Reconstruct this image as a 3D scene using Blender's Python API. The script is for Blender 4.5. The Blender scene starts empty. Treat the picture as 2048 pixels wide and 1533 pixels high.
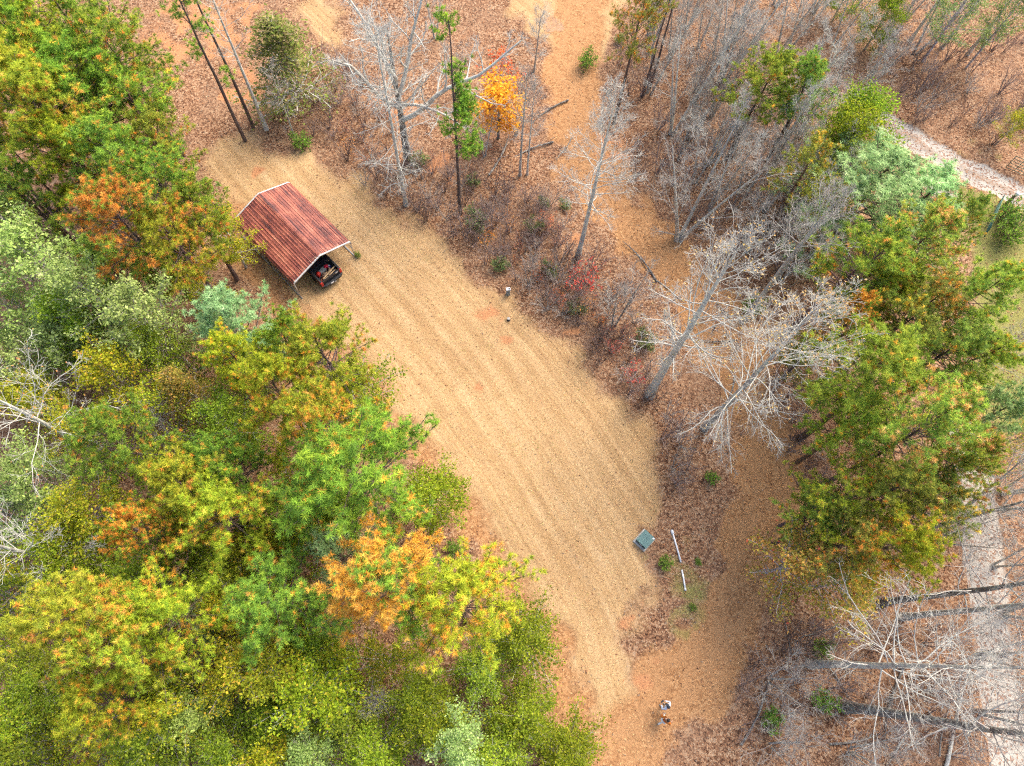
import bpy, bmesh, math, random
import numpy as np
from mathutils import Matrix, Vector

# ------------------------------------------------------------------ camera, sky, sun, exposure
scene = bpy.context.scene
FOC, CAM_H = 1384.0, 48.0                     # focal length in photograph pixels (2048 wide), drone height in metres
NADIR = (975.0, 1312.0)                       # where the plumb line meets the picture
_dx, _dy = NADIR[0] - 1024.0, NADIR[1] - 766.5
TH = math.atan(math.hypot(_dx, _dy) / FOC)
PH = -math.atan2(_dx, _dy)
CAM_R = Matrix.Rotation(TH, 3, 'X') @ Matrix.Rotation(PH, 3, 'Z')
cam_data = bpy.data.cameras.new('camera')
cam_data.sensor_width = 36.0
cam_data.lens = 36.0 * FOC / 2048.0
cam_data.clip_end = 2000.0
cam = bpy.data.objects.new('camera', cam_data)
cam.matrix_world = Matrix.Translation((0, 0, CAM_H)) @ CAM_R.to_4x4()
scene.collection.objects.link(cam)
scene.camera = cam

SUN_EL, SUN_AZ = math.radians(48), math.radians(38)
world = bpy.data.worlds.new('World')
scene.world = world
world.use_nodes = True
wn = world.node_tree.nodes
bg = wn['Background']
sky = wn.new('ShaderNodeTexSky')
sky.sky_type = 'NISHITA'
sky.sun_disc = False
sky.sun_elevation = SUN_EL
sky.sun_rotation = SUN_AZ
sky.altitude = 300
sky.air_density = 1.0
sky.dust_density = 6.0
sky.ozone_density = 0.6
world.node_tree.links.new(sky.outputs[0], bg.inputs[0])
bg.inputs[1].default_value = 0.15
sun_data = bpy.data.lights.new('sun', 'SUN')
sun_data.energy = 1.2
sun_data.angle = math.radians(35)
sun_data.color = (1.0, 0.94, 0.85)
sun = bpy.data.objects.new('sun', sun_data)
sun.rotation_euler = Vector((-math.sin(SUN_AZ) * math.cos(SUN_EL), -math.cos(SUN_AZ) * math.cos(SUN_EL), -math.sin(SUN_EL))).to_track_quat('-Z', 'Y').to_euler()
scene.collection.objects.link(sun)
vs = scene.view_settings
vs.view_transform = 'Standard'
vs.look = 'None'
vs.gamma = 1.0
vs.use_curve_mapping = False
vs.exposure = 1.42
scene.cycles.max_bounces = 5
scene.cycles.diffuse_bounces = 2
scene.cycles.glossy_bounces = 1
scene.cycles.transmission_bounces = 3
scene.cycles.use_adaptive_sampling = True
scene.cycles.adaptive_threshold = 0.03
scene.cycles.use_denoising = False
scene.cycles.filter_width = 1.2

# ------------------------------------------------------------------ helpers
RNG = np.random.default_rng(7)
random.seed(7)
COL = scene.collection
CR = np.array(CAM_R)


def at(px, py, z=0.0):
    """ground plan position that the photograph shows at a pixel, for a point z metres above the ground"""
    d = CR @ np.array([(px - 1024.0) / FOC, -(py - 766.5) / FOC, -1.0])
    t = (z - CAM_H) / d[2]
    return np.array([t * d[0], t * d[1], z])


def at2(p):
    return at(p[0], p[1])[:2]


def unit(a):
    return a / np.maximum(np.linalg.norm(a, axis=-1, keepdims=True), 1e-9)


def mesh_np(name, verts, faces, col=None, mat=None, smooth=False):
    """faces: array (M,3) or (M,4), or a list of such arrays"""
    me = bpy.data.meshes.new(name)
    if not isinstance(faces, list):
        faces = [faces]
    faces = [np.asarray(f, np.int32) for f in faces if len(f)]
    nv = len(verts)
    me.vertices.add(nv)
    me.vertices.foreach_set('co', np.asarray(verts, np.float32).ravel())
    loops = np.concatenate([f.ravel() for f in faces])
    tot = np.concatenate([np.full(len(f), f.shape[1], np.int32) for f in faces])
    start = np.concatenate([[0], np.cumsum(tot)[:-1]]).astype(np.int32)
    me.loops.add(len(loops))
    me.loops.foreach_set('vertex_index', loops)
    me.polygons.add(len(tot))
    me.polygons.foreach_set('loop_start', start)
    me.polygons.foreach_set('loop_total', tot)
    if smooth:
        me.polygons.foreach_set('use_smooth', np.ones(len(tot), bool))
    if col is not None:
        a = me.attributes.new('col', 'FLOAT_COLOR', 'POINT')
        c4 = np.ones((nv, 4), np.float32)
        c4[:, :3] = np.clip(col, 0, 4)
        a.data.foreach_set('color', c4.ravel())
    me.update(calc_edges=True)
    if mat:
        me.materials.append(mat)
    return me


def link(name, me, parent=None, loc=(0, 0, 0), rot=(0, 0, 0), scale=(1, 1, 1)):
    o = bpy.data.objects.new(name, me)
    COL.objects.link(o)
    o.location = loc
    o.rotation_euler = rot
    o.scale = scale
    if parent is not None:
        o.parent = parent
    return o


def tag(o, label=None, cat=None, group=None, kind=None):
    if label:
        o['label'] = label
    if cat:
        o['category'] = cat
    if group:
        o['group'] = group
    if kind:
        o['kind'] = kind
    return o


def empty(name, loc=(0, 0, 0), rz=0.0, scale=(1, 1, 1)):
    o = link(name, None, None, loc, (0, 0, rz), scale)
    o.empty_display_size = 0.3
    return o


def copy_thing(root, loc, rz, scale, label=None, group=None, color=None, tilt=(0, 0)):
    r = root.copy()
    COL.objects.link(r)
    r.location = loc
    r.rotation_euler = (tilt[0], tilt[1], rz)
    r.scale = scale
    if label:
        r['label'] = label
    if group:
        r['group'] = group
    elif 'group' in r:
        del r['group']
    if color:
        r.color = color
    for ch in root.children:
        c = ch.copy()
        COL.objects.link(c)
        c.parent = r
        if color:
            c.color = color
        for g in ch.children:
            d = g.copy()
            COL.objects.link(d)
            d.parent = c
    return r


class Nodes:
    def __init__(self, name):
        self.mat = bpy.data.materials.new(name)
        self.mat.use_nodes = True
        self.t = self.mat.node_tree
        for n in list(self.t.nodes):
            self.t.nodes.remove(n)
        self.out = self.t.nodes.new('ShaderNodeOutputMaterial')

    def n(self, typ, props=None, **inp):
        nd = self.t.nodes.new('ShaderNode' + typ)
        for k, v in (props or {}).items():
            setattr(nd, k, v)
        for k, v in inp.items():
            k = k.replace('_', ' ')
            s = nd.inputs[int(k[1:])] if k[0] == 'i' and k[1:].isdigit() else nd.inputs[k]
            if isinstance(v, bpy.types.NodeSocket):
                self.t.links.new(v, s)
            else:
                if isinstance(v, tuple) and len(v) == 3 and s.type == 'RGBA':
                    v = v + (1,)
                s.default_value = v
        return nd

    def math(self, op, a, b=0.0, c=0.0, clamp=False):
        return self.n('Math', {'operation': op, 'use_clamp': clamp}, i0=a, i1=b, i2=c).outputs[0]

    def mix(self, fac, a, b, blend='MIX'):
        nd = self.t.nodes.new('ShaderNodeMix')
        nd.data_type = 'RGBA'
        nd.blend_type = blend
        for k, v in ((0, fac), (6, a), (7, b)):
            if isinstance(v, bpy.types.NodeSocket):
                self.t.links.new(v, nd.inputs[k])
            else:
                if isinstance(v, tuple) and len(v) == 3:
                    v = v + (1,)
                nd.inputs[k].default_value = v
        return nd.outputs[2]

    def ramp(self, fac, stops, interp='LINEAR'):
        nd = self.t.nodes.new('ShaderNodeValToRGB')
        cr = nd.color_ramp
        cr.interpolation = interp
        while len(cr.elements) < len(stops):
            cr.elements.new(0.5)
        for e, (p, c) in zip(cr.elements, stops):
            e.position = p
            e.color = c + (1,) if len(c) == 3 else c
        self.t.links.new(fac, nd.inputs[0])
        return nd.outputs[0]

    def noise(self, vec, scale, detail=3.0, rough=0.55, dist=0.0):
        return self.n('TexNoise', Vector=vec, Scale=scale, Detail=detail, Roughness=rough, Distortion=dist).outputs[0]

    def done(self, shader):
        self.t.links.new(shader, self.out.inputs[0])
        return self.mat


def plain(name, color, rough=0.6, metal=0.0, var=0.12, scale=6.0, bump=0.0, spec=0.4):
    """a plain material with a little uneven wear"""
    N = Nodes(name)
    tc = N.n('TexCoord').outputs['Object']
    nz = N.noise(tc, scale, 4.0)
    c2 = tuple(max(0.0, c * (1 - 2.2 * var)) for c in color)
    c3 = tuple(min(1.0, c * (1 + var)) for c in color)
    col = N.ramp(nz, [(0.3, c2), (0.7, c3)])
    rgh = N.math('ADD', N.math('MULTIPLY', nz, 0.2), rough - 0.1)
    p = N.n('BsdfPrincipled', Base_Color=col, Roughness=rgh, Metallic=metal)
    p.inputs['Specular IOR Level'].default_value = spec
    if bump:
        b = N.n('Bump', Strength=bump, Distance=0.02, Height=N.noise(tc, scale * 8, 3.0))
        N.t.links.new(b.outputs[0], p.inputs['Normal'])
    return N.done(p.outputs[0])


def leaf_material(name, transl=0.35):
    """leaf colour comes from the 'col' attribute, tinted by the object's own colour"""
    N = Nodes(name)
    a = N.n('Attribute', {'attribute_name': 'col'}).outputs['Color']
    oi = N.n('ObjectInfo')
    c = N.mix(1.0, a, oi.outputs['Color'], 'MULTIPLY')
    c = N.mix(1.0, c, (1.45, 1.45, 1.35), 'MULTIPLY')
    hs = N.n('HueSaturation', Hue=N.math('ADD', N.math('MULTIPLY', oi.outputs['Random'], 0.03), 0.485), Saturation=0.97,
             Value=N.math('ADD', N.math('MULTIPLY', oi.outputs['Random'], 0.2), 0.9), Color=c).outputs[0]
    d = N.n('BsdfDiffuse', Color=hs)
    tr = N.n('BsdfTranslucent', Color=hs)
    m = N.n('MixShader', i0=transl, i1=d.outputs[0], i2=tr.outputs[0])
    return N.done(m.outputs[0])


def bark_material(name, c_dark, c_light, lichen=None, scale=4.0):
    N = Nodes(name)
    tc = N.n('TexCoord').outputs['Object']
    mp = N.n('Mapping', Vector=tc)
    mp.inputs['Scale'].default_value = (1, 1, 0.25)
    nz = N.noise(mp.outputs[0], scale * 3, 4.0, 0.65)
    col = N.ramp(nz, [(0.3, c_dark), (0.62, c_light)])
    if lichen:
        n2 = N.noise(tc, scale * 0.8, 4.0, 0.6)
        col = N.mix(N.ramp(n2, [(0.45, (0, 0, 0)), (0.6, (1, 1, 1))]), col, lichen)
    oi = N.n('ObjectInfo')
    col = N.mix(1.0, col, oi.outputs['Color'], 'MULTIPLY')
    p = N.n('BsdfPrincipled', Base_Color=col, Roughness=0.85)
    p.inputs['Specular IOR Level'].default_value = 0.2
    b = N.n('Bump', Strength=0.7, Distance=0.03, Height=nz)
    N.t.links.new(b.outputs[0], p.inputs['Normal'])
    return N.done(p.outputs[0])


# ------------------------------------------------------------------ the ground
_perm = np.random.default_rng(3).random((256, 256))


def vnoise(x, y, s):
    x = x / s
    y = y / s
    xi = np.floor(x).astype(int)
    yi = np.floor(y).astype(int)
    fx = x - xi
    fy = y - yi
    fx = fx * fx * (3 - 2 * fx)
    fy = fy * fy * (3 - 2 * fy)
    g = lambda a, b: _perm[a % 256, b % 256]
    return (g(xi, yi) * (1 - fx) + g(xi + 1, yi) * fx) * (1 - fy) + (g(xi, yi + 1) * (1 - fx) + g(xi + 1, yi + 1) * fx) * fy


def poly_sd(px, pts):
    """signed distance to a closed polygon, positive inside"""
    P = np.array([at2(p) for p in pts])
    x, y = px[:, 0], px[:, 1]
    d2 = np.full(len(px), 1e9)
    ins = np.zeros(len(px), bool)
    for i in range(len(P)):
        a, b = P[i], P[(i + 1) % len(P)]
        e = b - a
        w = px - a
        t = np.clip((w @ e) / (e @ e), 0, 1)
        d2 = np.minimum(d2, ((w - t[:, None] * e) ** 2).sum(1))
        c = ((a[1] > y) != (b[1] > y))
        xx = (b[0] - a[0]) * (y - a[1]) / (b[1] - a[1] + 1e-12) + a[0]
        ins ^= c & (x < xx)
    d = np.sqrt(d2)
    return np.where(ins, d, -d)


def line_sd(px, pts, world=False, extend=False):
    """distance to a polyline, signed side distance and run along it"""
    P = np.array(pts if world else [at2(p) for p in pts])
    best = np.full(len(px), 1e9)
    side = np.zeros(len(px))
    run = np.zeros(len(px))
    acc = 0.0
    for i in range(len(P) - 1):
        a, b = P[i], P[i + 1]
        e = b - a
        L = math.hypot(*e)
        w = px - a
        t = (w @ e) / (L * L)
        lo = -9.0 if i == 0 and extend else 0.0
        hi = 9.0 if i == len(P) - 2 and extend else 1.0
        tc = np.clip(t, lo, hi)
        q = w - tc[:, None] * e
        d = np.sqrt((q ** 2).sum(1))
        m = d < best
        s = np.sign(e[0] * w[:, 1] - e[1] * w[:, 0])
        best = np.where(m, d, best)
        side = np.where(m, s * d, side)
        run = np.where(m, acc + tc * L, run)
        acc += L
    return best, side, run


def sstep(a, b, x):
    t = np.clip((x - a) / (b - a), 0, 1)
    return t * t * (3 - 2 * t)


CLEARING = [(415, 300), (470, 285), (560, 300), (650, 330), (720, 365), (790, 425), (880, 485), (955, 555), (1050, 605), (1120, 680), (1180, 745),
            (1270, 835), (1310, 920), (1335, 1000), (1310, 1045), (1270, 1080), (1300, 1120), (1328, 1160), (1270, 1215), (1240, 1262), (1235, 1320),
            (1270, 1375), (1290, 1470), (1250, 1600), (1120, 1600), (1090, 1400), (1020, 1230), (900, 1060), (830, 940), (760, 830), (680, 705), (560, 600),
            (480, 520), (430, 400)]
LANES = [(430, 270), (560, 410), (640, 500), (760, 630), (900, 790), (1010, 940), (1100, 1090), (1165, 1210), (1215, 1330), (1270, 1500)]
BROWN_LANE = [(470, 420), (560, 620), (700, 760), (800, 880), (900, 1010), (1000, 1150), (1090, 1290), (1150, 1420), (1200, 1600)]
TRACK = [(1230, 1620), (1290, 1440), (1370, 1350), (1450, 1260), (1505, 1150), (1530, 1040), (1540, 950), (1530, 860), (1490, 740), (1420, 610), (1330, 510),
         (1240, 430), (1180, 340), (1150, 250), (1140, 150), (1150, 60), (1180, -60)]
ROAD_A = [(1380, -60), (1440, 10), (1560, 90), (1680, 170), (1760, 240), (1850, 295), (1950, 348), (2060, 405), (2200, 480)]
ROAD_B = [(1925, 830), (1950, 960), (1968, 1100), (1985, 1280), (2012, 1460), (2035, 1620)]
ROAD_C = [(1040, -80), (1085, 0), (1110, 60)]
LAWN = [(1930, 380), (2000, 395), (2100, 420), (2200, 800), (2000, 900), (1960, 800), (1950, 640), (1940, 520)]
TOP_GRASS = [(1020, -80), (1030, 30), (1090, 110), (1160, 150), (1215, 110), (1250, 30), (1230, -80)]
TOP_STRAW = [(560, -80), (600, 60), (680, 130), (700, 60), (640, -80)]
CLAYS = [((440, 80), 4.4), ((380, 30), 4.4), ((480, 180), 3.0), ((330, 90), 3.2), ((500, 20), 2.4), ((900, 330), 2.2), ((1210, 300), 2.0), ((800, 225), 2.2), ((740, 190), 1.5), ((1290, 1345), 1.2), ((1255, 1225), 0.8), ((985, 625), 1.4), ((1000, 660), 1.1),
         ((455, 200), 1.3), ((1150, 670), 0.8), ((520, 340), 1.0), ((965, 790), 0.8), ((1130, 490), 1.0)]

fine_x = np.arange(-56.0, 56.01, 0.33)
fine_y = np.arange(-14.0, 76.01, 0.33)
grow_ = np.cumsum(np.geomspace(0.6, 90, 16))
gx = np.concatenate([fine_x[0] - grow_[::-1], fine_x, fine_x[-1] + grow_])
gy = np.concatenate([fine_y[0] - grow_[::-1], fine_y, fine_y[-1] + grow_])
GX, GY = np.meshgrid(gx, gy, indexing='ij')
gp = np.stack([GX.ravel(), GY.ravel()], 1)
wob = np.stack([vnoise(gp[:, 0], gp[:, 1], 1.7) - 0.5 + 0.5 * (vnoise(gp[:, 0] + 31, gp[:, 1], 0.7) - 0.5),
                vnoise(gp[:, 0] + 77, gp[:, 1] + 13, 1.7) - 0.5 + 0.5 * (vnoise(gp[:, 0], gp[:, 1] + 51, 0.7) - 0.5)], 1)
gq = gp + wob * 1.9
sd_clear = poly_sd(gq, CLEARING)
w_straw = sstep(-1.5, 1.3, sd_clear)
w_straw = np.maximum(w_straw, sstep(-1, 1.5, poly_sd(gq, TOP_GRASS)))
w_straw = np.maximum(w_straw, 0.8 * sstep(-1, 1.5, poly_sd(gq, TOP_STRAW)))
d_tr, s_tr, _ = line_sd(gq, TRACK)
w_track = sstep(3.2, 1.4, d_tr) * 1.0
d_bl, s_bl, _ = line_sd(gq, BROWN_LANE)
w_track = np.maximum(w_track, 0.75 * sstep(2.4, 0.4, d_bl) * sstep(-1.5, 0.5, sd_clear))
w_straw = w_straw * (1 - 0.6 * sstep(2.4, 0.6, d_bl))
d_ra, s_ra, r_ra = line_sd(gp + wob * 0.6, ROAD_A)
d_rb, s_rb, r_rb = line_sd(gp + wob * 0.4, ROAD_B)
d_rc, _, _ = line_sd(gq, ROAD_C)
rut = lambda s, half: 1 - 0.55 * np.exp(-(s / 0.38) ** 2)
w_grav = np.maximum(sstep(1.45, 1.05, d_ra) * rut(s_ra, 1) * (0.42 + 0.58 * sstep(17, 24, r_ra)), 0.95 * sstep(1.5, 1.2, d_rb))
w_grav = np.maximum(w_grav, 0.36 * sstep(1.2, 0.4, d_rc))
spur, _, _ = line_sd(gq, [(1895, 340), (1885, 375), (1905, 410), (1925, 440)])
w_grav = np.maximum(w_grav, 0.75 * sstep(1.0, 0.3, spur))
w_clay = np.zeros(len(gp))
for (p, r) in CLAYS:
    c = at2(p)
    d = np.hypot(gq[:, 0] - c[0], (gq[:, 1] - c[1]) * 1.25)
    w_clay = np.maximum(w_clay, sstep(r * 1.4, r * 0.1, d) * (0.25 + 0.9 * sstep(0.35, 0.65, vnoise(gp[:, 0] + 5, gp[:, 1] + 8, 0.8))))
w_green = 0.9 * sstep(-1.2, 1.5, poly_sd(gq, LAWN))
for (p, r, k) in [((1330, 1130), 1.6, 0.6), ((1380, 1180), 2.4, 0.75), ((1370, 1240), 1.8, 0.6), ((1390, 1090), 1.5, 0.6), ((2000, 330), 1.5, 0.6), ((720, 390), 3.0, 0.3), ((780, 440), 4.0, 0.35),
                  ((860, 520), 4.0, 0.3), ((700, 560), 3.5, 0.3), ((1060, 870), 3.0, 0.3), ((980, 700), 4.0, 0.25), ((900, 780), 3.0, 0.22), ((1290, 1290), 1.5, 0.4), ((1080, 1000), 3.0, 0.22),
                  ((1880, 620), 5, 0.3), ((1960, 760), 4, 0.6), ((1940, 300), 2.0, 0.45)]:
    c = at2(p)
    w_green = np.maximum(w_green, 0.8 * k * sstep(r * 1.3, 0.0, np.hypot(gq[:, 0] - c[0], gq[:, 1] - c[1])) * (0.3 + 0.8 * sstep(0.3, 0.7, vnoise(gp[:, 0] + 55, gp[:, 1] + 18, 0.7))))
_, lane_v, lane_u = line_sd(gp, LANES, extend=True)
w_rut = np.zeros(len(gp))
lane_w = lane_v + 0.35 * np.sin(lane_u * 0.21) + 0.5 * (vnoise(gp[:, 0], gp[:, 1], 3.0) - 0.5)
for v0, k in ((-3.6, .8), (-2.0, .7), (-0.7, .55), (0.9, 1.0), (2.5, 1.0), (3.7, .6), (5.2, .5), (6.8, .45)):
    w_rut = np.maximum(w_rut, k * np.exp(-((lane_w - v0) / 0.22) ** 2))
w_rut *= 0.7 * w_straw * (0.35 + 0.9 * vnoise(lane_u * 1.0, lane_v * 2.5, 1.6))
s_w = np.abs(s_tr + 0.25 * (vnoise(gp[:, 0], gp[:, 1], 2.0) - 0.5))
w_trut = sstep(3.0, 1.6, d_tr) * (0.5 + 0.6 * vnoise(gp[:, 0] + 3, gp[:, 1], 1.2)) * np.maximum(np.exp(-((s_w - 0.85) / 0.42) ** 2), 0.55 * np.exp(-((s_w - 2.0) / 0.3) ** 2))
d_sm, _, _ = line_sd(gq, [(1150, 1310), (1230, 1345), (1300, 1345), (1400, 1305), (1460, 1250)])
w_trut = np.maximum(w_trut, sstep(1.0, 0.1, d_sm) * (0.4 + 0.7 * vnoise(gp[:, 0], gp[:, 1] + 7, 0.9)))
w_rut = np.maximum(w_rut, np.where(w_track > w_straw * 0.8, w_trut, 0))
flat = np.clip(w_straw + w_track + w_grav, 0, 1)


def relief(x, y):
    return 0.55 * (vnoise(x + 200, y + 90, 6.5) - 0.5) + 0.22 * (vnoise(x, y, 2.1) - 0.5)


gz = relief(gp[:, 0], gp[:, 1]) * (1 - 0.85 * flat) + 0.05 * (vnoise(gp[:, 0] + 9, gp[:, 1], 0.8) - 0.5) - 0.06 * np.maximum(w_grav, w_track)
# wheel ruts and mown ridges of the clearing
gz += 0.010 * w_straw * np.sin(lane_v * 5.2 + 0.7 * np.sin(lane_u * 0.3))
# never above the datum where things stand on the open ground
gz -= 0.03 * flat
GZ = gz.reshape(GX.shape)


def ground_z(x, y):
    i = int(np.clip(np.searchsorted(gx, x) - 1, 0, len(gx) - 2))
    j = int(np.clip(np.searchsorted(gy, y) - 1, 0, len(gy) - 2))
    fx = (x - gx[i]) / (gx[i + 1] - gx[i])
    fy = (y - gy[j]) / (gy[j + 1] - gy[j])
    return float((GZ[i, j] * (1 - fx) + GZ[i + 1, j] * fx) * (1 - fy) + (GZ[i, j + 1] * (1 - fx) + GZ[i + 1, j + 1] * fx) * fy)


def ground_material():
    N = Nodes('ground')
    tc = N.n('TexCoord').outputs['Object']
    z1 = N.n('Attribute', {'attribute_name': 'zone_a'})
    z2 = N.n('Attribute', {'attribute_name': 'zone_b'})
    s1 = N.n('SeparateColor', Color=z1.outputs['Color']).outputs
    s2 = N.n('SeparateColor', Color=z2.outputs['Color']).outputs
    warp = N.n('TexNoise', Vector=tc, Scale=5.0, Detail=2.0).outputs[1]
    wv = N.n('VectorMath', {'operation': 'MULTIPLY_ADD'}, i0=warp, i1=(0.12, 0.12, 0.0), i2=tc).outputs[0]
    cell = N.n('TexVoronoi', Vector=wv, Scale=7.5, Randomness=1.0)
    cell2 = N.n('TexVoronoi', Vector=wv, Scale=13.0, Randomness=1.0)
    r1 = N.n('SeparateColor', Color=cell.outputs['Color']).outputs[0]
    r2 = N.n('SeparateColor', Color=cell2.outputs['Color']).outputs[1]
    big = N.noise(tc, 0.22, 4.0)
    mid = N.noise(tc, 1.1, 4.0, 0.6)
    fine = N.noise(tc, 11.0, 4.0, 0.7)
    grain = N.noise(tc, 26.0, 3.0, 0.7)
    # leaf litter of the woods
    lv = N.math('ADD', N.math('MULTIPLY', r1, 0.55), N.math('MULTIPLY', r2, 0.45))
    lv = N.math('ADD', lv, N.math('MULTIPLY', N.math('SUBTRACT', mid, 0.5), 0.5))
    litter = N.ramp(lv, [(0.12, (.05, .024, .014)), (0.35, (.135, .068, .04)), (0.52, (.22, .116, .062)), (0.68, (.27, .163, .096)), (0.85, (.37, .262, .17)), (0.97, (.18, .124, .09))])
    litter = N.mix(N.ramp(big, [(0.4, (0, 0, 0)), (0.65, (.75, .75, .75))]), litter, N.mix(0.5, litter, (.22, .14, .092)))
    # mown straw
    lane = N.n('UVMap').outputs[0]
    lmap = N.n('Mapping', Vector=lane)
    lmap.inputs['Scale'].default_value = (0.10, 1.15, 1.0)
    streak = N.noise(lmap.outputs[0], 1.0, 3.0, 0.6)
    lmap2 = N.n('Mapping', Vector=lane)
    lmap2.inputs['Scale'].default_value = (0.055, 3.4, 1.0)
    streak2 = N.noise(lmap2.outputs[0], 1.0, 3.0, 0.6)
    sv = N.math('ADD', N.math('MULTIPLY_ADD', fine, 0.34, N.math('MULTIPLY', grain, 0.26)), 0.09)
    sv = N.math('MULTIPLY_ADD', r2, 0.16, sv)
    sv = N.math('ADD', sv, N.math('MULTIPLY', N.math('SUBTRACT', streak, 0.5), 0.34))
    sv = N.math('ADD', sv, N.math('MULTIPLY', N.math('SUBTRACT', streak2, 0.5), 0.42))
    sv = N.math('ADD', sv, N.math('MULTIPLY', N.math('SUBTRACT', big, 0.5), 0.3))
    straw = N.ramp(sv, [(0.2, (.19, .115, .055)), (0.38, (.28, .178, .086)), (0.5, (.345, .23, .116)), (0.63, (.42, .297, .16)), (0.8, (.51, .385, .23))])
    leafy = N.ramp(N.math('ADD', r1, N.math('MULTIPLY', N.math('SUBTRACT', mid, 0.5), 0.9)), [(0.60, (0, 0, 0)), (0.8, (1, 1, 1))])
    straw = N.mix(N.math('MULTIPLY', leafy, 0.3), straw, N.mix(0.5, litter, (.34, .20, .10)))
    straw = N.mix(N.math('MULTIPLY', s2[2], 0.75, clamp=True), straw, N.ramp(fine, [(0.3, (.36, .25, .13)), (0.7, (.56, .43, .27))]))
    # leafy track
    tv = N.math('ADD', N.math('MULTIPLY', fine, 0.7), N.math('MULTIPLY', r1, 0.32))
    track = N.ramp(tv, [(0.22, (.12, .055, .026)), (0.42, (.245, .125, .056)), (0.58, (.325, .18, .084)), (0.8, (.42, .265, .14))])
    track = N.mix(N.math('MULTIPLY', s2[2], 0.9, clamp=True), track, N.ramp(fine, [(0.3, (.24, .125, .058)), (0.7, (.385, .225, .112))]))
    gravel = N.ramp(N.math('ADD', N.math('MULTIPLY', grain, 0.7), N.math('MULTIPLY', mid, 0.35)), [(0.25, (.25, .21, .165)), (0.45, (.37, .33, .275)), (0.7, (.48, .44, .38))])
    gravel = N.mix(N.math('MULTIPLY', N.ramp(N.math('ADD', r1, N.math('SUBTRACT', mid, 0.5)), [(0.72, (0, 0, 0)), (0.82, (1, 1, 1))]), 0.8), gravel, (.24, .12, .07))
    clay = N.ramp(fine, [(0.3, (.25, .105, .05)), (0.7, (.43, .23, .115))])
    grass = N.ramp(fine, [(0.3, (.09, .09, .026)), (0.5, (.17, .165, .05)), (0.75, (.3, .27, .11))])

    def wgt(w, amt=0.7):
        x = N.math('ADD', w, N.math('MULTIPLY', N.math('SUBTRACT', N.math('ADD', N.math('MULTIPLY', mid, 0.5), N.math('MULTIPLY', fine, 0.5)), 0.5), amt))
        return N.ramp(x, [(0.25, (0, 0, 0)), (0.75, (1, 1, 1))])

    c = N.mix(wgt(s1[0]), litter, straw)
    c = N.mix(wgt(s1[1]), c, track)
    c = N.mix(wgt(s2[0], 1.0), c, clay)
    c = N.mix(wgt(s2[1], 1.2), c, grass)
    c = N.mix(1.0, c, (1.25, 1.21, 1.15), 'MULTIPLY')
    c = N.mix(wgt(s1[2], 0.6), c, gravel)
    p = N.n('BsdfPrincipled', Base_Color=c, Roughness=0.95)
    p.inputs['Specular IOR Level'].default_value = 0.1
    hgt = N.math('ADD', N.math('MULTIPLY', fine, 0.6), N.math('MULTIPLY', r1, 0.4))
    b = N.n('Bump', Strength=0.6, Distance=0.05, Height=hgt)
    N.t.links.new(b.outputs[0], p.inputs['Normal'])
    return N.done(p.outputs[0])


M_GROUND = ground_material()
ni, nj = GX.shape
qi, qj = np.meshgrid(np.arange(ni - 1), np.arange(nj - 1), indexing='ij')
quad = np.stack([qi * nj + qj, (qi + 1) * nj + qj, (qi + 1) * nj + qj + 1, qi * nj + qj + 1], -1).reshape(-1, 4)
gv = np.stack([gp[:, 0], gp[:, 1], gz], 1)
cw_grav = w_grav[quad].mean(1)
cw_straw = w_straw[quad].mean(1)
cw_track = w_track[quad].mean(1)
is_grav = cw_grav > 0.45
is_track = (~is_grav) & (d_tr[quad].mean(1) < 1.9)
is_clear = (~is_grav) & (~is_track) & (sd_clear[quad].mean(1) > 0)
is_floor = ~(is_grav | is_track | is_clear)


def ground_piece(name, mask):
    f = quad[mask]
    used, inv = np.unique(f.ravel(), return_inverse=True)
    f2 = inv.reshape(-1, 4)
    me = mesh_np(name, gv[used], f2, None, M_GROUND, True)
    a = me.attributes.new('zone_a', 'FLOAT_COLOR', 'POINT')
    b = me.attributes.new('zone_b', 'FLOAT_COLOR', 'POINT')
    one = np.ones(len(used))
    a.data.foreach_set('color', np.stack([w_straw[used], w_track[used], w_grav[used], one], 1).astype(np.float32).ravel())
    b.data.foreach_set('color', np.stack([w_clay[used], w_green[used], w_rut[used], one], 1).astype(np.float32).ravel())
    uv = me.uv_layers.new(name='lane')
    lu = np.stack([lane_u[used], lane_v[used]], 1).astype(np.float32)
    uv.data.foreach_set('uv', lu[f2.ravel()].ravel())
    return tag(link(name, me), kind='structure')


ground_piece('ground', is_floor)
ground_piece('mown_clearing', is_clear)
ground_piece('leafy_track', is_track)
ground_piece('gravel_road', is_grav)

# ------------------------------------------------------------------ loose leaves and straw lying on the ground
M_LEAF = leaf_material('leaf', 0.35)
M_NEEDLE = leaf_material('needle', 0.25)
M_DRY = leaf_material('dry_leaf', 0.15)


def pal(rng, n, colors, weights=None, var=0.15):
    c = np.array(colors)
    k = rng.choice(len(c), n, p=None if weights is None else np.array(weights) / np.sum(weights))
    out = c[k] * (1 + var * rng.standard_normal((n, 1)))
    return np.clip(out, 0.002, 2)


def flat_leaves(rng, pos, size, tilt):
    """one four-cornered leaf at each position"""
    n = len(pos)
    a = rng.random(n) * 2 * math.pi
    nrm = unit(np.stack([rng.standard_normal(n) * tilt, rng.standard_normal(n) * tilt, np.ones(n)], 1))
    u = unit(np.cross(nrm, np.stack([np.cos(a), np.sin(a), np.zeros(n)], 1)))
    v = np.cross(nrm, u)
    s = size[:, None]
    q = np.stack([pos - u * s, pos - v * s * 0.55, pos + u * s, pos + v * s * 0.55], 1)
    return q.reshape(-1, 3), np.arange(4 * n).reshape(n, 4)


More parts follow.
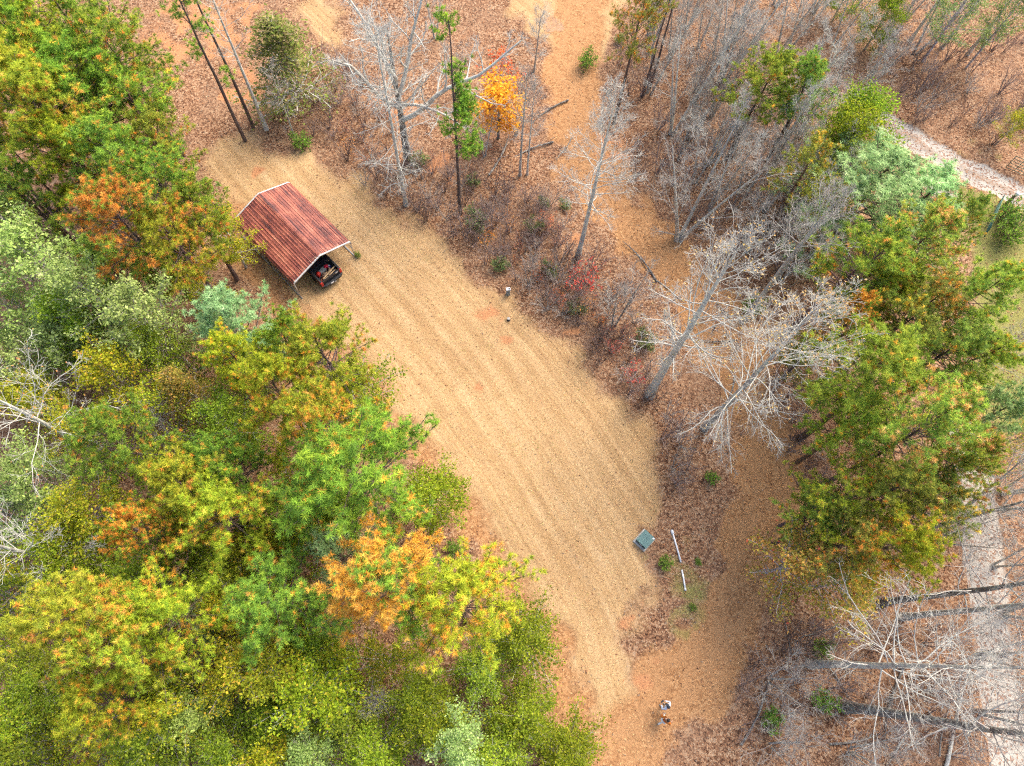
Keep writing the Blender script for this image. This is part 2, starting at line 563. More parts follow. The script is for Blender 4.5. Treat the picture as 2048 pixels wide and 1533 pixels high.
def gz_many(x, y):
    i = np.clip(np.searchsorted(gx, x) - 1, 0, len(gx) - 2)
    j = np.clip(np.searchsorted(gy, y) - 1, 0, len(gy) - 2)
    fx = (x - gx[i]) / (gx[i + 1] - gx[i])
    fy = (y - gy[j]) / (gy[j + 1] - gy[j])
    return (GZ[i, j] * (1 - fx) + GZ[i + 1, j] * fx) * (1 - fy) + (GZ[i, j + 1] * (1 - fx) + GZ[i + 1, j + 1] * fx) * fy


def near(field, x, y):
    i = np.clip(np.searchsorted(gx, x), 0, len(gx) - 1)
    j = np.clip(np.searchsorted(gy, y), 0, len(gy) - 1)
    return field.reshape(GX.shape)[i, j]


rng = np.random.default_rng(11)
n = 100000
lx = rng.uniform(-52, 50, n)
ly = rng.uniform(-10, 70, n)
keep = rng.random(n) < (1 - 0.96 * near(w_straw, lx, ly)) * (1 - 0.7 * near(w_grav, lx, ly)) * (1 - 0.65 * near(w_track, lx, ly)) * (1 - 0.8 * np.clip(near(w_rut, lx, ly), 0, 1)) * (0.35 + 1.0 * vnoise(lx, ly, 2.3))
lx, ly = lx[keep], ly[keep]
lp = np.stack([lx, ly, gz_many(lx, ly) + 0.02 + 0.03 * rng.random(len(lx))], 1)
lv_, lf_ = flat_leaves(rng, lp, rng.uniform(0.05, 0.095, len(lp)), 0.35)
lc = pal(rng, len(lp), [(.24, .125, .07), (.18, .085, .05), (.33, .23, .15), (.22, .165, .125), (.30, .14, .06), (.1, .055, .035)], [3, 3, 2, 2, 1, 2])
tag(link('leaf_litter', mesh_np('leaf_litter', lv_, lf_, np.repeat(lc, 4, 0), M_DRY)), 'fallen brown and rust leaves scattered over the woodland floor', 'leaves', kind='stuff')

n = 95000
sx = rng.uniform(-30, 16, n)
sy = rng.uniform(-9, 46, n)
keep = (rng.random(n) < near(w_straw, sx, sy) ** 2) & (near(sd_clear, sx, sy) > 0.1)
sx, sy = sx[keep], sy[keep]
n = len(sx)
sp = np.stack([sx, sy, gz_many(sx, sy)], 1)
a = rng.random(n) * 2 * math.pi
lean = np.stack([np.cos(a), np.sin(a), rng.uniform(0.25, 0.9, n)], 1)
wid = np.stack([-np.sin(a), np.cos(a), np.zeros(n)], 1) * rng.uniform(0.012, 0.022, (n, 1))
ln = rng.uniform(0.07, 0.17, (n, 1))
bv = np.stack([sp - wid, sp + wid, sp + unit(lean) * ln], 1).reshape(-1, 3)
gmix = (rng.random(n) < 0.02 + 0.5 * near(w_green, sx, sy))[:, None]
bc = np.where(gmix, pal(rng, n, [(.22, .25, .06), (.3, .3, .08)]), pal(rng, n, [(.44, .29, .13), (.36, .23, .098), (.52, .38, .19), (.30, .185, .08)], [3, 3, 2, 1]))
tag(link('dry_grass', mesh_np('dry_grass', bv, np.arange(3 * n).reshape(n, 3), np.repeat(bc, 3, 0), M_DRY)), 'short dry straw coloured grass covering the mown clearing', 'grass', kind='stuff')

# ------------------------------------------------------------------ tree building kit
class Geo:
    def __init__(self):
        self.v, self.f3, self.f4, self.c, self.n = [], [], [], [], 0

    def add(self, v, f, c):
        f = np.asarray(f) + self.n
        (self.f3 if f.shape[1] == 3 else self.f4).append(f)
        self.v.append(v)
        self.c.append(np.broadcast_to(c, (len(v), 3)))
        self.n += len(v)

    def mesh(self, name, mat, smooth=False):
        fs = []
        if self.f3:
            fs.append(np.concatenate(self.f3))
        if self.f4:
            fs.append(np.concatenate(self.f4))
        return mesh_np(name, np.concatenate(self.v), fs, np.concatenate(self.c), mat, smooth)


def tube_geo(pts, rad, S):
    """pts (P,K,3), rad (P,K): one round limb for each polyline"""
    P, K, _ = pts.shape
    T = unit(np.gradient(pts, axis=1))
    mean = unit(pts[:, -1] - pts[:, 0])
    ref = np.zeros((P, 3))
    ref[np.arange(P), np.argmin(np.abs(mean), 1)] = 1
    U = unit(np.cross(T, ref[:, None, :]))
    V = np.cross(T, U)
    a = np.arange(S) * 2 * math.pi / S
    ring = pts[:, :, None, :] + rad[:, :, None, None] * (np.cos(a)[None, None, :, None] * U[:, :, None, :] + np.sin(a)[None, None, :, None] * V[:, :, None, :])
    v = ring.reshape(-1, 3)
    p, k, s = np.meshgrid(np.arange(P), np.arange(K - 1), np.arange(S), indexing='ij')
    i0 = (p * K + k) * S
    f = np.stack([i0 + s, i0 + (s + 1) % S, i0 + S + (s + 1) % S, i0 + S + s], -1).reshape(-1, 4)
    return v, f


def sample(pts, rad, t):
    """points, tangents and radii at parameters t (P,n) of the polylines"""
    P, K, _ = pts.shape
    x = t * (K - 1)
    i = np.clip(np.floor(x).astype(int), 0, K - 2)
    f = (x - i)[..., None]
    pi = np.arange(P)[:, None]
    a, b = pts[pi, i], pts[pi, i + 1]
    r = rad[pi, i] * (1 - f[..., 0]) + rad[pi, i + 1] * f[..., 0]
    return a * (1 - f) + b * f, unit(b - a), r


def sweep(rng, start, d, length, K, up, wig, r0, r1):
    """grow limbs from start along d"""
    P = len(start)
    pts = np.zeros((P, K, 3))
    pts[:, 0] = start
    d = unit(d)
    st = (np.broadcast_to(length, (P,)) / (K - 1))[:, None]
    for k in range(1, K):
        d = unit(d + np.array([0, 0, 1.0]) * np.broadcast_to(up, (P,))[:, None] + wig * rng.standard_normal((P, 3)))
        pts[:, k] = pts[:, k - 1] + d * st
    u = np.linspace(0, 1, K)[None, :]
    rad = np.broadcast_to(r0, (P,))[:, None] * (1 - u) + np.broadcast_to(r1, (P,))[:, None] * u
    return pts, rad


def branch(rng, pts, rad, n, t0, t1, ang, ang_sd, lenf, K, up, wig, rr, rmin, upbias=0.0, az=None):
    """n side limbs on every limb; lenf(t, parent length) gives their length"""
    P = len(pts)
    t = t0 + (t1 - t0) * (np.arange(n)[None, :] + rng.random((P, n))) / n
    p, T, r = sample(pts, rad, t)
    plen = np.linalg.norm(np.diff(pts, axis=1), axis=2).sum(1)[:, None] * np.ones((1, n))
    ref = unit(rng.standard_normal((P, n, 3)))
    U = unit(np.cross(T, ref))
    V = np.cross(T, U)
    if az is None:
        phi = (np.arange(n)[None, :] * 2.399963 + rng.random((P, 1)) * 6.28 + 0.5 * rng.standard_normal((P, n)))
        zx = np.zeros_like(T)
        zx[..., 0] = 1.0
        U0 = unit(np.cross(T, zx + 1e-3))
        V0 = np.cross(T, U0)
        D = np.cos(phi)[..., None] * U0 + np.sin(phi)[..., None] * V0
    else:
        D = az(p, T)
    a = (ang(t) if callable(ang) else ang) + ang_sd * rng.standard_normal((P, n))
    d = np.cos(a)[..., None] * T + np.sin(a)[..., None] * D
    d[..., 2] += upbias
    L = lenf(t, plen) * (0.75 + 0.5 * rng.random((P, n)))
    r0 = np.maximum(r * rr, rmin)
    return sweep(rng, p.reshape(-1, 3), d.reshape(-1, 3), L.ravel(), K, up, wig, r0.ravel(), np.maximum(r0.ravel() * 0.35, rmin * 0.6)), t.ravel()


def tufts(rng, pos, d, col, n, L, w, open_=1.0):
    """bursts of needles: n thin blades around each shoot tip"""
    P = len(pos)
    d = unit(d)
    rv = unit(rng.standard_normal((P, n, 3)))
    c = rng.uniform(-0.15, 0.95, (P, n, 1))
    perp = unit(rv - (rv * d[:, None]).sum(-1, keepdims=True) * d[:, None])
    nd = unit(d[:, None] * c + perp * open_ * np.sqrt(np.maximum(0.05, 1 - c * c)))
    base = pos[:, None] + d[:, None] * rng.uniform(-0.35, 0.35, (P, n, 1)) * L
    side = unit(np.cross(nd, unit(rng.standard_normal((P, n, 3)))))
    ln = L * rng.uniform(0.75, 1.15, (P, n, 1))
    v = np.stack([base - side * w, base + side * w, base + nd * ln + np.array([0, 0, -0.04]) * ln], 2).reshape(-1, 3)
    cc = np.repeat(col[:, None, :] * rng.uniform(0.82, 1.2, (P, n, 1)), 3, 1).reshape(-1, 3) if False else np.repeat((col[:, None, :] * rng.uniform(0.82, 1.2, (P, n, 1))).reshape(-1, 3), 3, 0)
    return v, np.arange(P * n * 3).reshape(-1, 3), cc


M_BARK_PINE = bark_material('pine_bark', (.05, .035, .03), (.17, .125, .105))
M_BARK_GREY = bark_material('grey_bark', (.22, .2, .175), (.46, .43, .385), (.52, .53, .45))
M_BARK_PALE = bark_material('pale_bark', (.34, .31, .27), (.56, .54, .48), (.62, .63, .54))
M_BARK_DARK = bark_material('dark_bark', (.07, .058, .05), (.2, .175, .155), (.32, .32, .28))
M_TWIG_PALE = bark_material('pale_twig', (.34, .31, .27), (.55, .52, .46), (.58, .58, .5))
M_TWIG_GREY = bark_material('grey_twig', (.22, .18, .16), (.42, .37, .33), (.46, .46, .4))
M_TWIG_BROWN = bark_material('brown_twig', (.14, .09, .07), (.30, .21, .17))

# palettes, linear colours of the leaves themselves
GREENS = {
    'green': ([(.18, .30, .028), (.15, .26, .03), (.25, .34, .03), (.11, .20, .03)], [4, 3, 2, 2]),
    'lime': ([(.30, .37, .022), (.25, .33, .022), (.37, .40, .035), (.18, .27, .025)], [4, 3, 2, 2]),
    'dark': ([(.21, .31, .045), (.26, .34, .045), (.32, .38, .05), (.15, .23, .04)], [4, 3, 2, 2]),
    'blue': ([(.23, .35, .16), (.28, .40, .20), (.17, .28, .12), (.35, .44, .25)], [4, 3, 2, 1]),
    'dull': ([(.19, .25, .05), (.24, .28, .055), (.15, .2, .045), (.3, .3, .06)], [4, 3, 2, 1]),
}
ORANGE = [(.58, .29, .025), (.52, .24, .025), (.60, .36, .05), (.46, .26, .05)]
PEACH = [(.50, .29, .10), (.45, .24, .07), (.55, .36, .15)]
GOLD = [(.52, .36, .025), (.44, .28, .02), (.58, .42, .06)]


def build_tree(name, trunk_me, parts):
    root = empty(name)
    link('trunk', trunk_me, root)
    for pn, me in parts:
        link(pn, me, root)
    return root


def hide_proto(o):
    """prototypes are only templates: they are removed at the end"""
    PROTOS.append(o)
    return o


PROTOS = []


def pine_proto(seed, h=15.0, r=3.4, base=0.56, n1=50, pal_name='green', orange=0.12, or_cols=ORANGE, needle=0.215, w=0.0125, nn=28, dense=1.0, droop=0.0):
    rng = np.random.default_rng(seed)
    bend = rng.standard_normal(2) * 0.02
    K = 9
    u = np.linspace(0, 1, K)
    tp = np.stack([bend[0] * h * u ** 2 + 0.05 * rng.standard_normal(K) * u, bend[1] * h * u ** 2 + 0.05 * rng.standard_normal(K) * u, u * h * 0.97 - 0.3], 1)[None]
    tr = (0.0135 * h * (1 - 0.86 * u))[None]
    g = Geo()
    g.add(*tube_geo(tp, tr, 8), (1, 1, 1))
    trunk = g.mesh('trunk', M_BARK_PINE, True)
    shape = lambda t: np.sqrt(np.clip(1.04 - np.clip((t - base) / (1.0 - base), 0, 1) ** 2.2, 0.05, 1)) * np.clip(0.6 + 2.5 * (t - base) / (1 - base), 0.6, 1)
    (b1, r1), t1 = branch(rng, tp, tr, n1, base, 0.99, lambda t: 1.5 - 0.85 * ((t - base) / (1 - base)), 0.15, lambda t, L: r * np.clip(shape(t), 0.25, 1), 6, 0.07 - droop, 0.10, 0.42, 0.018)
    n2 = 7
    (b2, r2), _ = branch(rng, b1, r1, n2, 0.3, 0.98, 0.75, 0.2, lambda t, L: np.maximum(0.35 * L * (1.15 - t), 0.3), 4, 0.14, 0.14, 0.6, 0.009)
    g = Geo()
    g.add(*tube_geo(b1, r1, 5), (1, 1, 1))
    g.add(*tube_geo(b2, r2, 3), (1, 1, 1))
    limbs = g.mesh('branches', M_BARK_PINE, True)
    # shoots
    ts = np.array([0.35, 0.6, 0.82, 1.0]) if dense >= 1 else np.array([0.4, 0.7, 1.0])
    t = np.clip(np.broadcast_to(ts, (len(b2), len(ts))) + rng.uniform(-0.1, 0.0, (len(b2), len(ts))), 0, 1)
    p, T, _ = sample(b2, r2, t)
    p = p.reshape(-1, 3) + rng.standard_normal((p.size // 3, 3)) * 0.12
    T = unit(T.reshape(-1, 3) + np.array([0, 0, 0.75]) + 0.25 * rng.standard_normal((len(p), 3)))
    p1, T1, _ = sample(b1, r1, np.broadcast_to(np.array([0.85, 1.0]), (len(b1), 2)))
    p = np.concatenate([p, p1.reshape(-1, 3)])
    T = np.concatenate([T, unit(T1.reshape(-1, 3) + np.array([0, 0, 0.5]))])
    cols, wts = GREENS[pal_name]
    col = pal(rng, len(p), cols, wts, 0.12)
    # patches of old orange needles, more of them in some boughs than in others
    patch = vnoise(p[:, 0] + 3 * seed, p[:, 1] + p[:, 2] * 0.6 + 40, 1.3)
    om = rng.random(len(p)) < orange * (0.2 + 2.2 * np.clip(patch - 0.3, 0, 1) / 0.7 * 1.2)
    col[om] = pal(rng, int(om.sum()), or_cols, None, 0.12)
    g = Geo()
    ctr = np.array([0, 0, h * 0.75])
    g.add(*tufts(rng, p, T, col, nn, needle, w))
    # older needles behind the tips
    k = om | (rng.random(len(p)) < orange * 0.8)
    if k.sum():
        g.add(*tufts(rng, p[k] - T[k] * needle * 0.8, T[k], pal(rng, int(k.sum()), or_cols, None, 0.15), 8, needle * 0.8, w))
    crown = g.mesh('crown', M_NEEDLE)
    root = build_tree('pine_tree', trunk, [('branches', limbs), ('crown', crown)])
    root['h'], root['r'] = h, r
    return hide_proto(root)


def leafy_proto(seed, name='broadleaf_tree', h=10.0, r=3.0, base=0.25, n1=30, colors=None, wts=None, size=(0.075, 0.12), per=5, spread=0.35, n2=8, tilt=0.7, cone=False, bark=None, keep=1.0, stems=1, up=0.08, ang0=1.3):
    rng = np.random.default_rng(seed)
    K = 8
    u = np.linspace(0, 1, K)
    tps, trs = [], []
    for s in range(stems):
        aa = s * 6.28 / stems + rng.random()
        sp_ = 0.0 if stems == 1 else 0.22 * h
        tps.append(np.stack([math.cos(aa) * sp_ * u ** 1.2 + 0.06 * rng.standard_normal(K) * u * h * 0.1, math.sin(aa) * sp_ * u ** 1.2 + 0.06 * rng.standard_normal(K) * u * h * 0.1, u * h * (0.96 if s == 0 else 0.85) - 0.2], 1))
        trs.append(0.014 * h * (1 - 0.88 * u) / math.sqrt(stems))
    tp, tr = np.array(tps), np.array(trs)
    g = Geo()
    g.add(*tube_geo(tp, tr, 7), (1, 1, 1))
    trunk = g.mesh('trunk', bark or M_BARK_GREY, True)
    if cone:
        shp = lambda t: np.clip((1.03 - t) / (1.03 - base), 0.08, 1) ** 0.8
    else:
        shp = lambda t: np.clip(np.sin(np.clip((t - base) / (1.03 - base), 0.03, 1) ** 0.7 * math.pi * 0.85 + 0.3), 0.2, 1)
    (b1, r1), _ = branch(rng, tp, tr, max(6, n1 // stems), base, 0.98, lambda t: ang0 - 0.6 * t, 0.2, lambda t, L: r * shp(t), 6, up, 0.12, 0.45, 0.012)
    (b2, r2), _ = branch(rng, b1, r1, n2, 0.2, 1.0, 0.8, 0.25, lambda t, L: np.maximum(0.4 * L * (1.1 - t), 0.3), 4, 0.06, 0.16, 0.6, 0.006)
    g = Geo()
    g.add(*tube_geo(b1, r1, 4), (1, 1, 1))
    g.add(*tube_geo(b2, r2, 3), (1, 1, 1))
    limbs = g.mesh('branches', bark or M_BARK_GREY, True)
    m = per * 3
    t = rng.uniform(0.25, 1.05, (len(b2), m)).clip(0, 1)
    p, T, _ = sample(b2, r2, t)
    p = p.reshape(-1, 3) + rng.standard_normal((len(b2) * m, 3)) * spread * 0.5
    clump = vnoise(p[:, 0] * 1.0 + seed, p[:, 1] + p[:, 2] * 0.8, 0.8)
    kk = rng.random(len(p)) < keep * (0.35 + 1.1 * clump)
    p = p[kk]
    col = pal(rng, len(p), colors, wts, 0.15) * (0.85 + 0.35 * vnoise(p[:, 0] + 5 + seed, p[:, 1] + p[:, 2], 1.1))[:, None]
    v, f = flat_leaves(rng, p, size[0] * 0.55 + (size[1] * 1.15 - size[0] * 0.55) * rng.random(len(p)) ** 1.4, tilt)
    g = Geo()
    g.add(v, f, np.repeat(col, 4, 0))
    crown = g.mesh('crown', M_LEAF)
    root = build_tree(name, trunk, [('branches', limbs), ('crown', crown)])
    root['h'], root['r'] = h, r
    return hide_proto(root)


def bare_tree(seed, h, spread, base=0.35, n1=26, n2=8, n3=6, n4=2, trunk_r=None, ang=(1.25, 0.55), up=0.06, wig=0.12, bark=None, twig=None, lean=(0, 0), stems=1, stem_spread=0.0, leaves=None, twig_r=0.010, fork=None, name='bare_tree'):
    """a leafless tree: trunk part and branches part, and a few last leaves if given"""
    rng = np.random.default_rng(seed)
    K = 12
    u = np.linspace(0, 1, K)
    trunk_r = trunk_r or 0.014 * h
    tps, trs = [], []
    for s in range(stems):
        aa = s * 6.28 / max(stems, 1) + rng.random() * 0.8
        sp_ = stem_spread * h if stems > 1 else 0.0
        w1 = np.cumsum(rng.standard_normal((K, 2)), 0) * 0.012 * h / K
        hh = h * (1 if s == 0 else rng.uniform(0.75, 0.98))
        tps.append(np.stack([math.cos(aa) * (sp_ * u ** 1.1 + (0.12 if stems > 1 else 0)) + w1[:, 0] + lean[0] * u, math.sin(aa) * (sp_ * u ** 1.1 + (0.12 if stems > 1 else 0)) + w1[:, 1] + lean[1] * u, u * hh - 0.25], 1))
        trs.append(trunk_r * ((1 - u) ** 0.8 * 0.93 + 0.05) * (1 + 0.5 * np.exp(-u * 28)) / math.sqrt(stems))
    tp, tr = np.array(tps), np.array(trs)
    g = Geo()
    g.add(*tube_geo(tp, tr, 9), (1, 1, 1))
    trunk = g.mesh('trunk', bark or M_BARK_GREY, True)
    g = Geo()
    shp = lambda t: np.clip(np.sin(np.clip((t - base) / (1.05 - base), 0.02, 1) ** 0.65 * math.pi * 0.8 + 0.45), 0.16, 1)
    (b1, r1), _ = branch(rng, tp, tr, max(5, n1 // stems), base, 0.98, lambda t: ang[0] + (ang[1] - ang[0]) * np.clip((t - base) / (1 - base), 0, 1), 0.18, lambda t, L: spread * shp(t), 8, up, wig, 0.29, twig_r * 1.4)
    if fork is not None:
        st, dr, ln_, rad_ = fork
        fp, fr = sweep(rng, np.array(st), np.array(dr, float), np.array(ln_), 10, 0.05, 0.13, np.array(rad_), np.array(rad_) * 0.25)
        g.add(*tube_geo(fp, fr, 7), (1, 1, 1))
        (f1, q1), _ = branch(rng, fp, fr, 9, 0.2, 1.0, 0.85, 0.25, lambda t, L: 0.42 * L * (1.2 - t), 8, 0.05, 0.17, 0.55, twig_r * 1.8)
        b1 = np.concatenate([b1, f1])
        r1 = np.concatenate([r1, q1])
    g.add(*tube_geo(b1, r1, 5), (1, 1, 1))
    (b2, r2), _ = branch(rng, b1, r1, n2, 0.15, 0.98, 0.7, 0.22, lambda t, L: np.maximum(0.42 * L * (1.15 - t), 0.35), 5, up, wig * 1.1, 0.5, twig_r * 0.85)
    g.add(*tube_geo(b2, r2, 4), (1, 1, 1))
    (b3, r3), _ = branch(rng, b2, r2, n3, 0.2, 1.0, 0.65, 0.25, lambda t, L: np.maximum(0.5 * L * (1.1 - 0.7 * t), 0.25), 4, up, wig, 0.6, twig_r * 0.75)
    g.add(*tube_geo(b3, r3, 3), (1, 1, 1))
    last, lastr = b3, r3
    if n4:
        (b4, r4), _ = branch(rng, b3, r3, n4, 0.35, 1.0, 0.6, 0.25, lambda t, L: np.maximum(0.5 * L, 0.2), 3, up, wig, 0.7, twig_r * 0.6)
        g.add(*tube_geo(b4, r4, 3), (1, 1, 1))
        last, lastr = b4, r4
    limbs = g.mesh('branches', twig or M_TWIG_PALE, True)
    parts = [('branches', limbs)]
    if leaves:
        cols, nl = leaves
        k = rng.choice(len(last), min(nl, len(last)), replace=False)
        zz = last[k, -1, 2]
        p = last[k, -1] + rng.standard_normal((len(k), 3)) * 0.05
        p = p[rng.random(len(p)) < np.clip((zz / h) * 1.5 - 0.2, 0.1, 1)]
        v, f = flat_leaves(rng, p, rng.uniform(0.05, 0.085, len(p)), 0.9)
        gl = Geo()
        gl.add(v, f, np.repeat(pal(rng, len(p), cols), 4, 0))
        parts.append(('last_leaves', gl.mesh('last_leaves', M_LEAF)))
    root = build_tree(name, trunk, parts)
    root['h'], root['r'] = h, spread
    return root


def place(root, base_px, label, cat='tree', rz=0.0, group=None, color=None, name=None):
    g = at(*base_px)
    root.location = (g[0], g[1], ground_z(g[0], g[1]))
    root.rotation_euler.z = rz
    tag(root, label, cat, group)
    if color:
        for c in root.children:
            c.color = color
    return root


def img_dir(p0, p1, z=0.0):
    """plan direction from one pixel to another, as an angle"""
    a, b = at(*p0, z), at(*p1, z)
    return math.atan2(b[1] - a[1], b[0] - a[0])

# ------------------------------------------------------------------ evergreen and leafy trees
PALE = ([(.24, .34, .09), (.20, .30, .075), (.31, .40, .14), (.15, .23, .06)], [4, 3, 2, 2])
YELG = ([(.27, .31, .012), (.20, .26, .012), (.36, .36, .02), (.13, .18, .012), (.40, .29, .025)], [4, 3, 2, 2, 1])
DEEP = ([(.14, .21, .014), (.18, .25, .016), (.23, .28, .02), (.09, .14, .012)], [4, 3, 2, 2])
OLIVE = ([(.17, .17, .03), (.22, .2, .035), (.28, .19, .04), (.13, .13, .03), (.34, .2, .05)], [4, 3, 2, 2, 1])
MIXED = ([(.3, .28, .04), (.38, .27, .05), (.2, .23, .04), (.45, .27, .06), (.4, .12, .05)], [4, 3, 3, 1, .4])
KINDS = {
    'pine_green': [pine_proto(101, pal_name='green', orange=0.05, n1=54), pine_proto(102, r=3.0, n1=50, pal_name='green', orange=0.08)],
    'pine_lime': [pine_proto(103, pal_name='lime', orange=0.06, n1=54), pine_proto(104, r=3.2, pal_name='lime', orange=0.12, n1=52, or_cols=ORANGE + GOLD)],
    'pine_orange': [pine_proto(105, pal_name='green', orange=0.40, n1=54), pine_proto(106, pal_name='lime', orange=0.28, n1=54, or_cols=ORANGE + GOLD)],
    'pine_gold': [pine_proto(116, pal_name='green', orange=0.55, n1=54)],
    'pine_dark': [pine_proto(107, pal_name='dark', orange=0.03, r=3.6, n1=58, base=0.52), pine_proto(108, pal_name='dark', orange=0.02, r=3.0, n1=52, base=0.52)],
    'pine_peach': [pine_proto(109, pal_name='dark', orange=0.17, or_cols=PEACH, r=3.6, n1=58, base=0.52)],
    'pine_dull': [pine_proto(110, pal_name='dull', orange=0.12, r=3.4, n1=44, dense=1.0, nn=20), pine_proto(111, pal_name='dull', orange=0.1, r=3.0, n1=36, dense=0.5, or_cols=GOLD)],
    'pine_open': [pine_proto(112, pal_name='lime', orange=0.06, r=3.6, base=0.42, n1=46, dense=0.5, nn=24), pine_proto(113, pal_name='green', orange=0.04, r=3.4, base=0.45, n1=44, dense=0.5, nn=24)],
    'white_pine': [pine_proto(114, pal_name='blue', orange=0.0, base=0.12, n1=62, r=2.9, h=12, needle=0.2, w=0.012, nn=22), pine_proto(115, pal_name='blue', orange=0.0, base=0.15, n1=54, r=2.9, h=11, needle=0.19, w=0.012, nn=22)],
    'leaf_pale': [leafy_proto(121, colors=PALE[0], wts=PALE[1], r=3.4, n1=40, n2=9, per=8, h=11, size=(.07, .11)), leafy_proto(122, colors=PALE[0], wts=PALE[1], r=3.2, n1=36, n2=9, per=8, h=10, size=(.07, .11))],
    'leaf_yellow': [leafy_proto(123, colors=YELG[0], wts=YELG[1], r=3.2, n1=40, n2=8, per=9, h=9, size=(.055, .095), keep=.95), leafy_proto(124, colors=YELG[0], wts=YELG[1], r=3.2, n1=36, n2=8, per=8, h=9, size=(.055, .095), keep=.9, stems=2)],
    'leaf_deep': [leafy_proto(125, colors=DEEP[0], wts=DEEP[1], r=2.6, n1=46, n2=9, per=9, h=8, size=(.05, .085), base=.15), leafy_proto(126, colors=DEEP[0], wts=DEEP[1], r=2.8, n1=44, n2=9, per=9, h=8, size=(.05, .085), base=.15)],
    'cedar': [leafy_proto(127, 'cedar_tree', colors=OLIVE[0], wts=OLIVE[1], r=2.4, n1=60, n2=9, per=6, h=10, size=(.045, .08), base=.06, cone=True, tilt=1.0, up=0.12)],
    'cedar_green': [leafy_proto(128, 'cedar_tree', colors=[(.10, .15, .03), (.14, .17, .04), (.18, .18, .06), (.2, .17, .09)], wts=[3, 3, 2, 2], r=2.4, n1=60, n2=9, per=6, h=9, size=(.045, .08), base=.05, cone=True, tilt=1.0, up=0.12)],
    'leaf_mixed': [leafy_proto(129, colors=MIXED[0], wts=MIXED[1], r=3.0, n1=34, n2=9, per=6, h=7, size=(.06, .1), keep=.85)],
    'leaf_gold': [leafy_proto(130, colors=[(.50, .22, .01), (.45, .18, .01), (.54, .27, .02), (.42, .13, .015)], wts=[4, 3, 2, 1], r=1.7, n1=28, n2=8, per=5, h=6, size=(.07, .11), keep=1.0, bark=M_BARK_DARK)],
    'leaf_orange': [leafy_proto(131, colors=[(.5, .14, .02), (.42, .09, .02), (.55, .2, .04), (.36, .14, .06)], wts=[4, 3, 2, 2], r=1.7, n1=22, n2=6, per=3, h=6, size=(.06, .1), keep=.7, bark=M_BARK_GREY)],
}
NAME_OF = {'pine': 'pine_tree', 'white': 'white_pine_tree', 'leaf': 'broadleaf_tree', 'cedar': 'cedar_tree'}
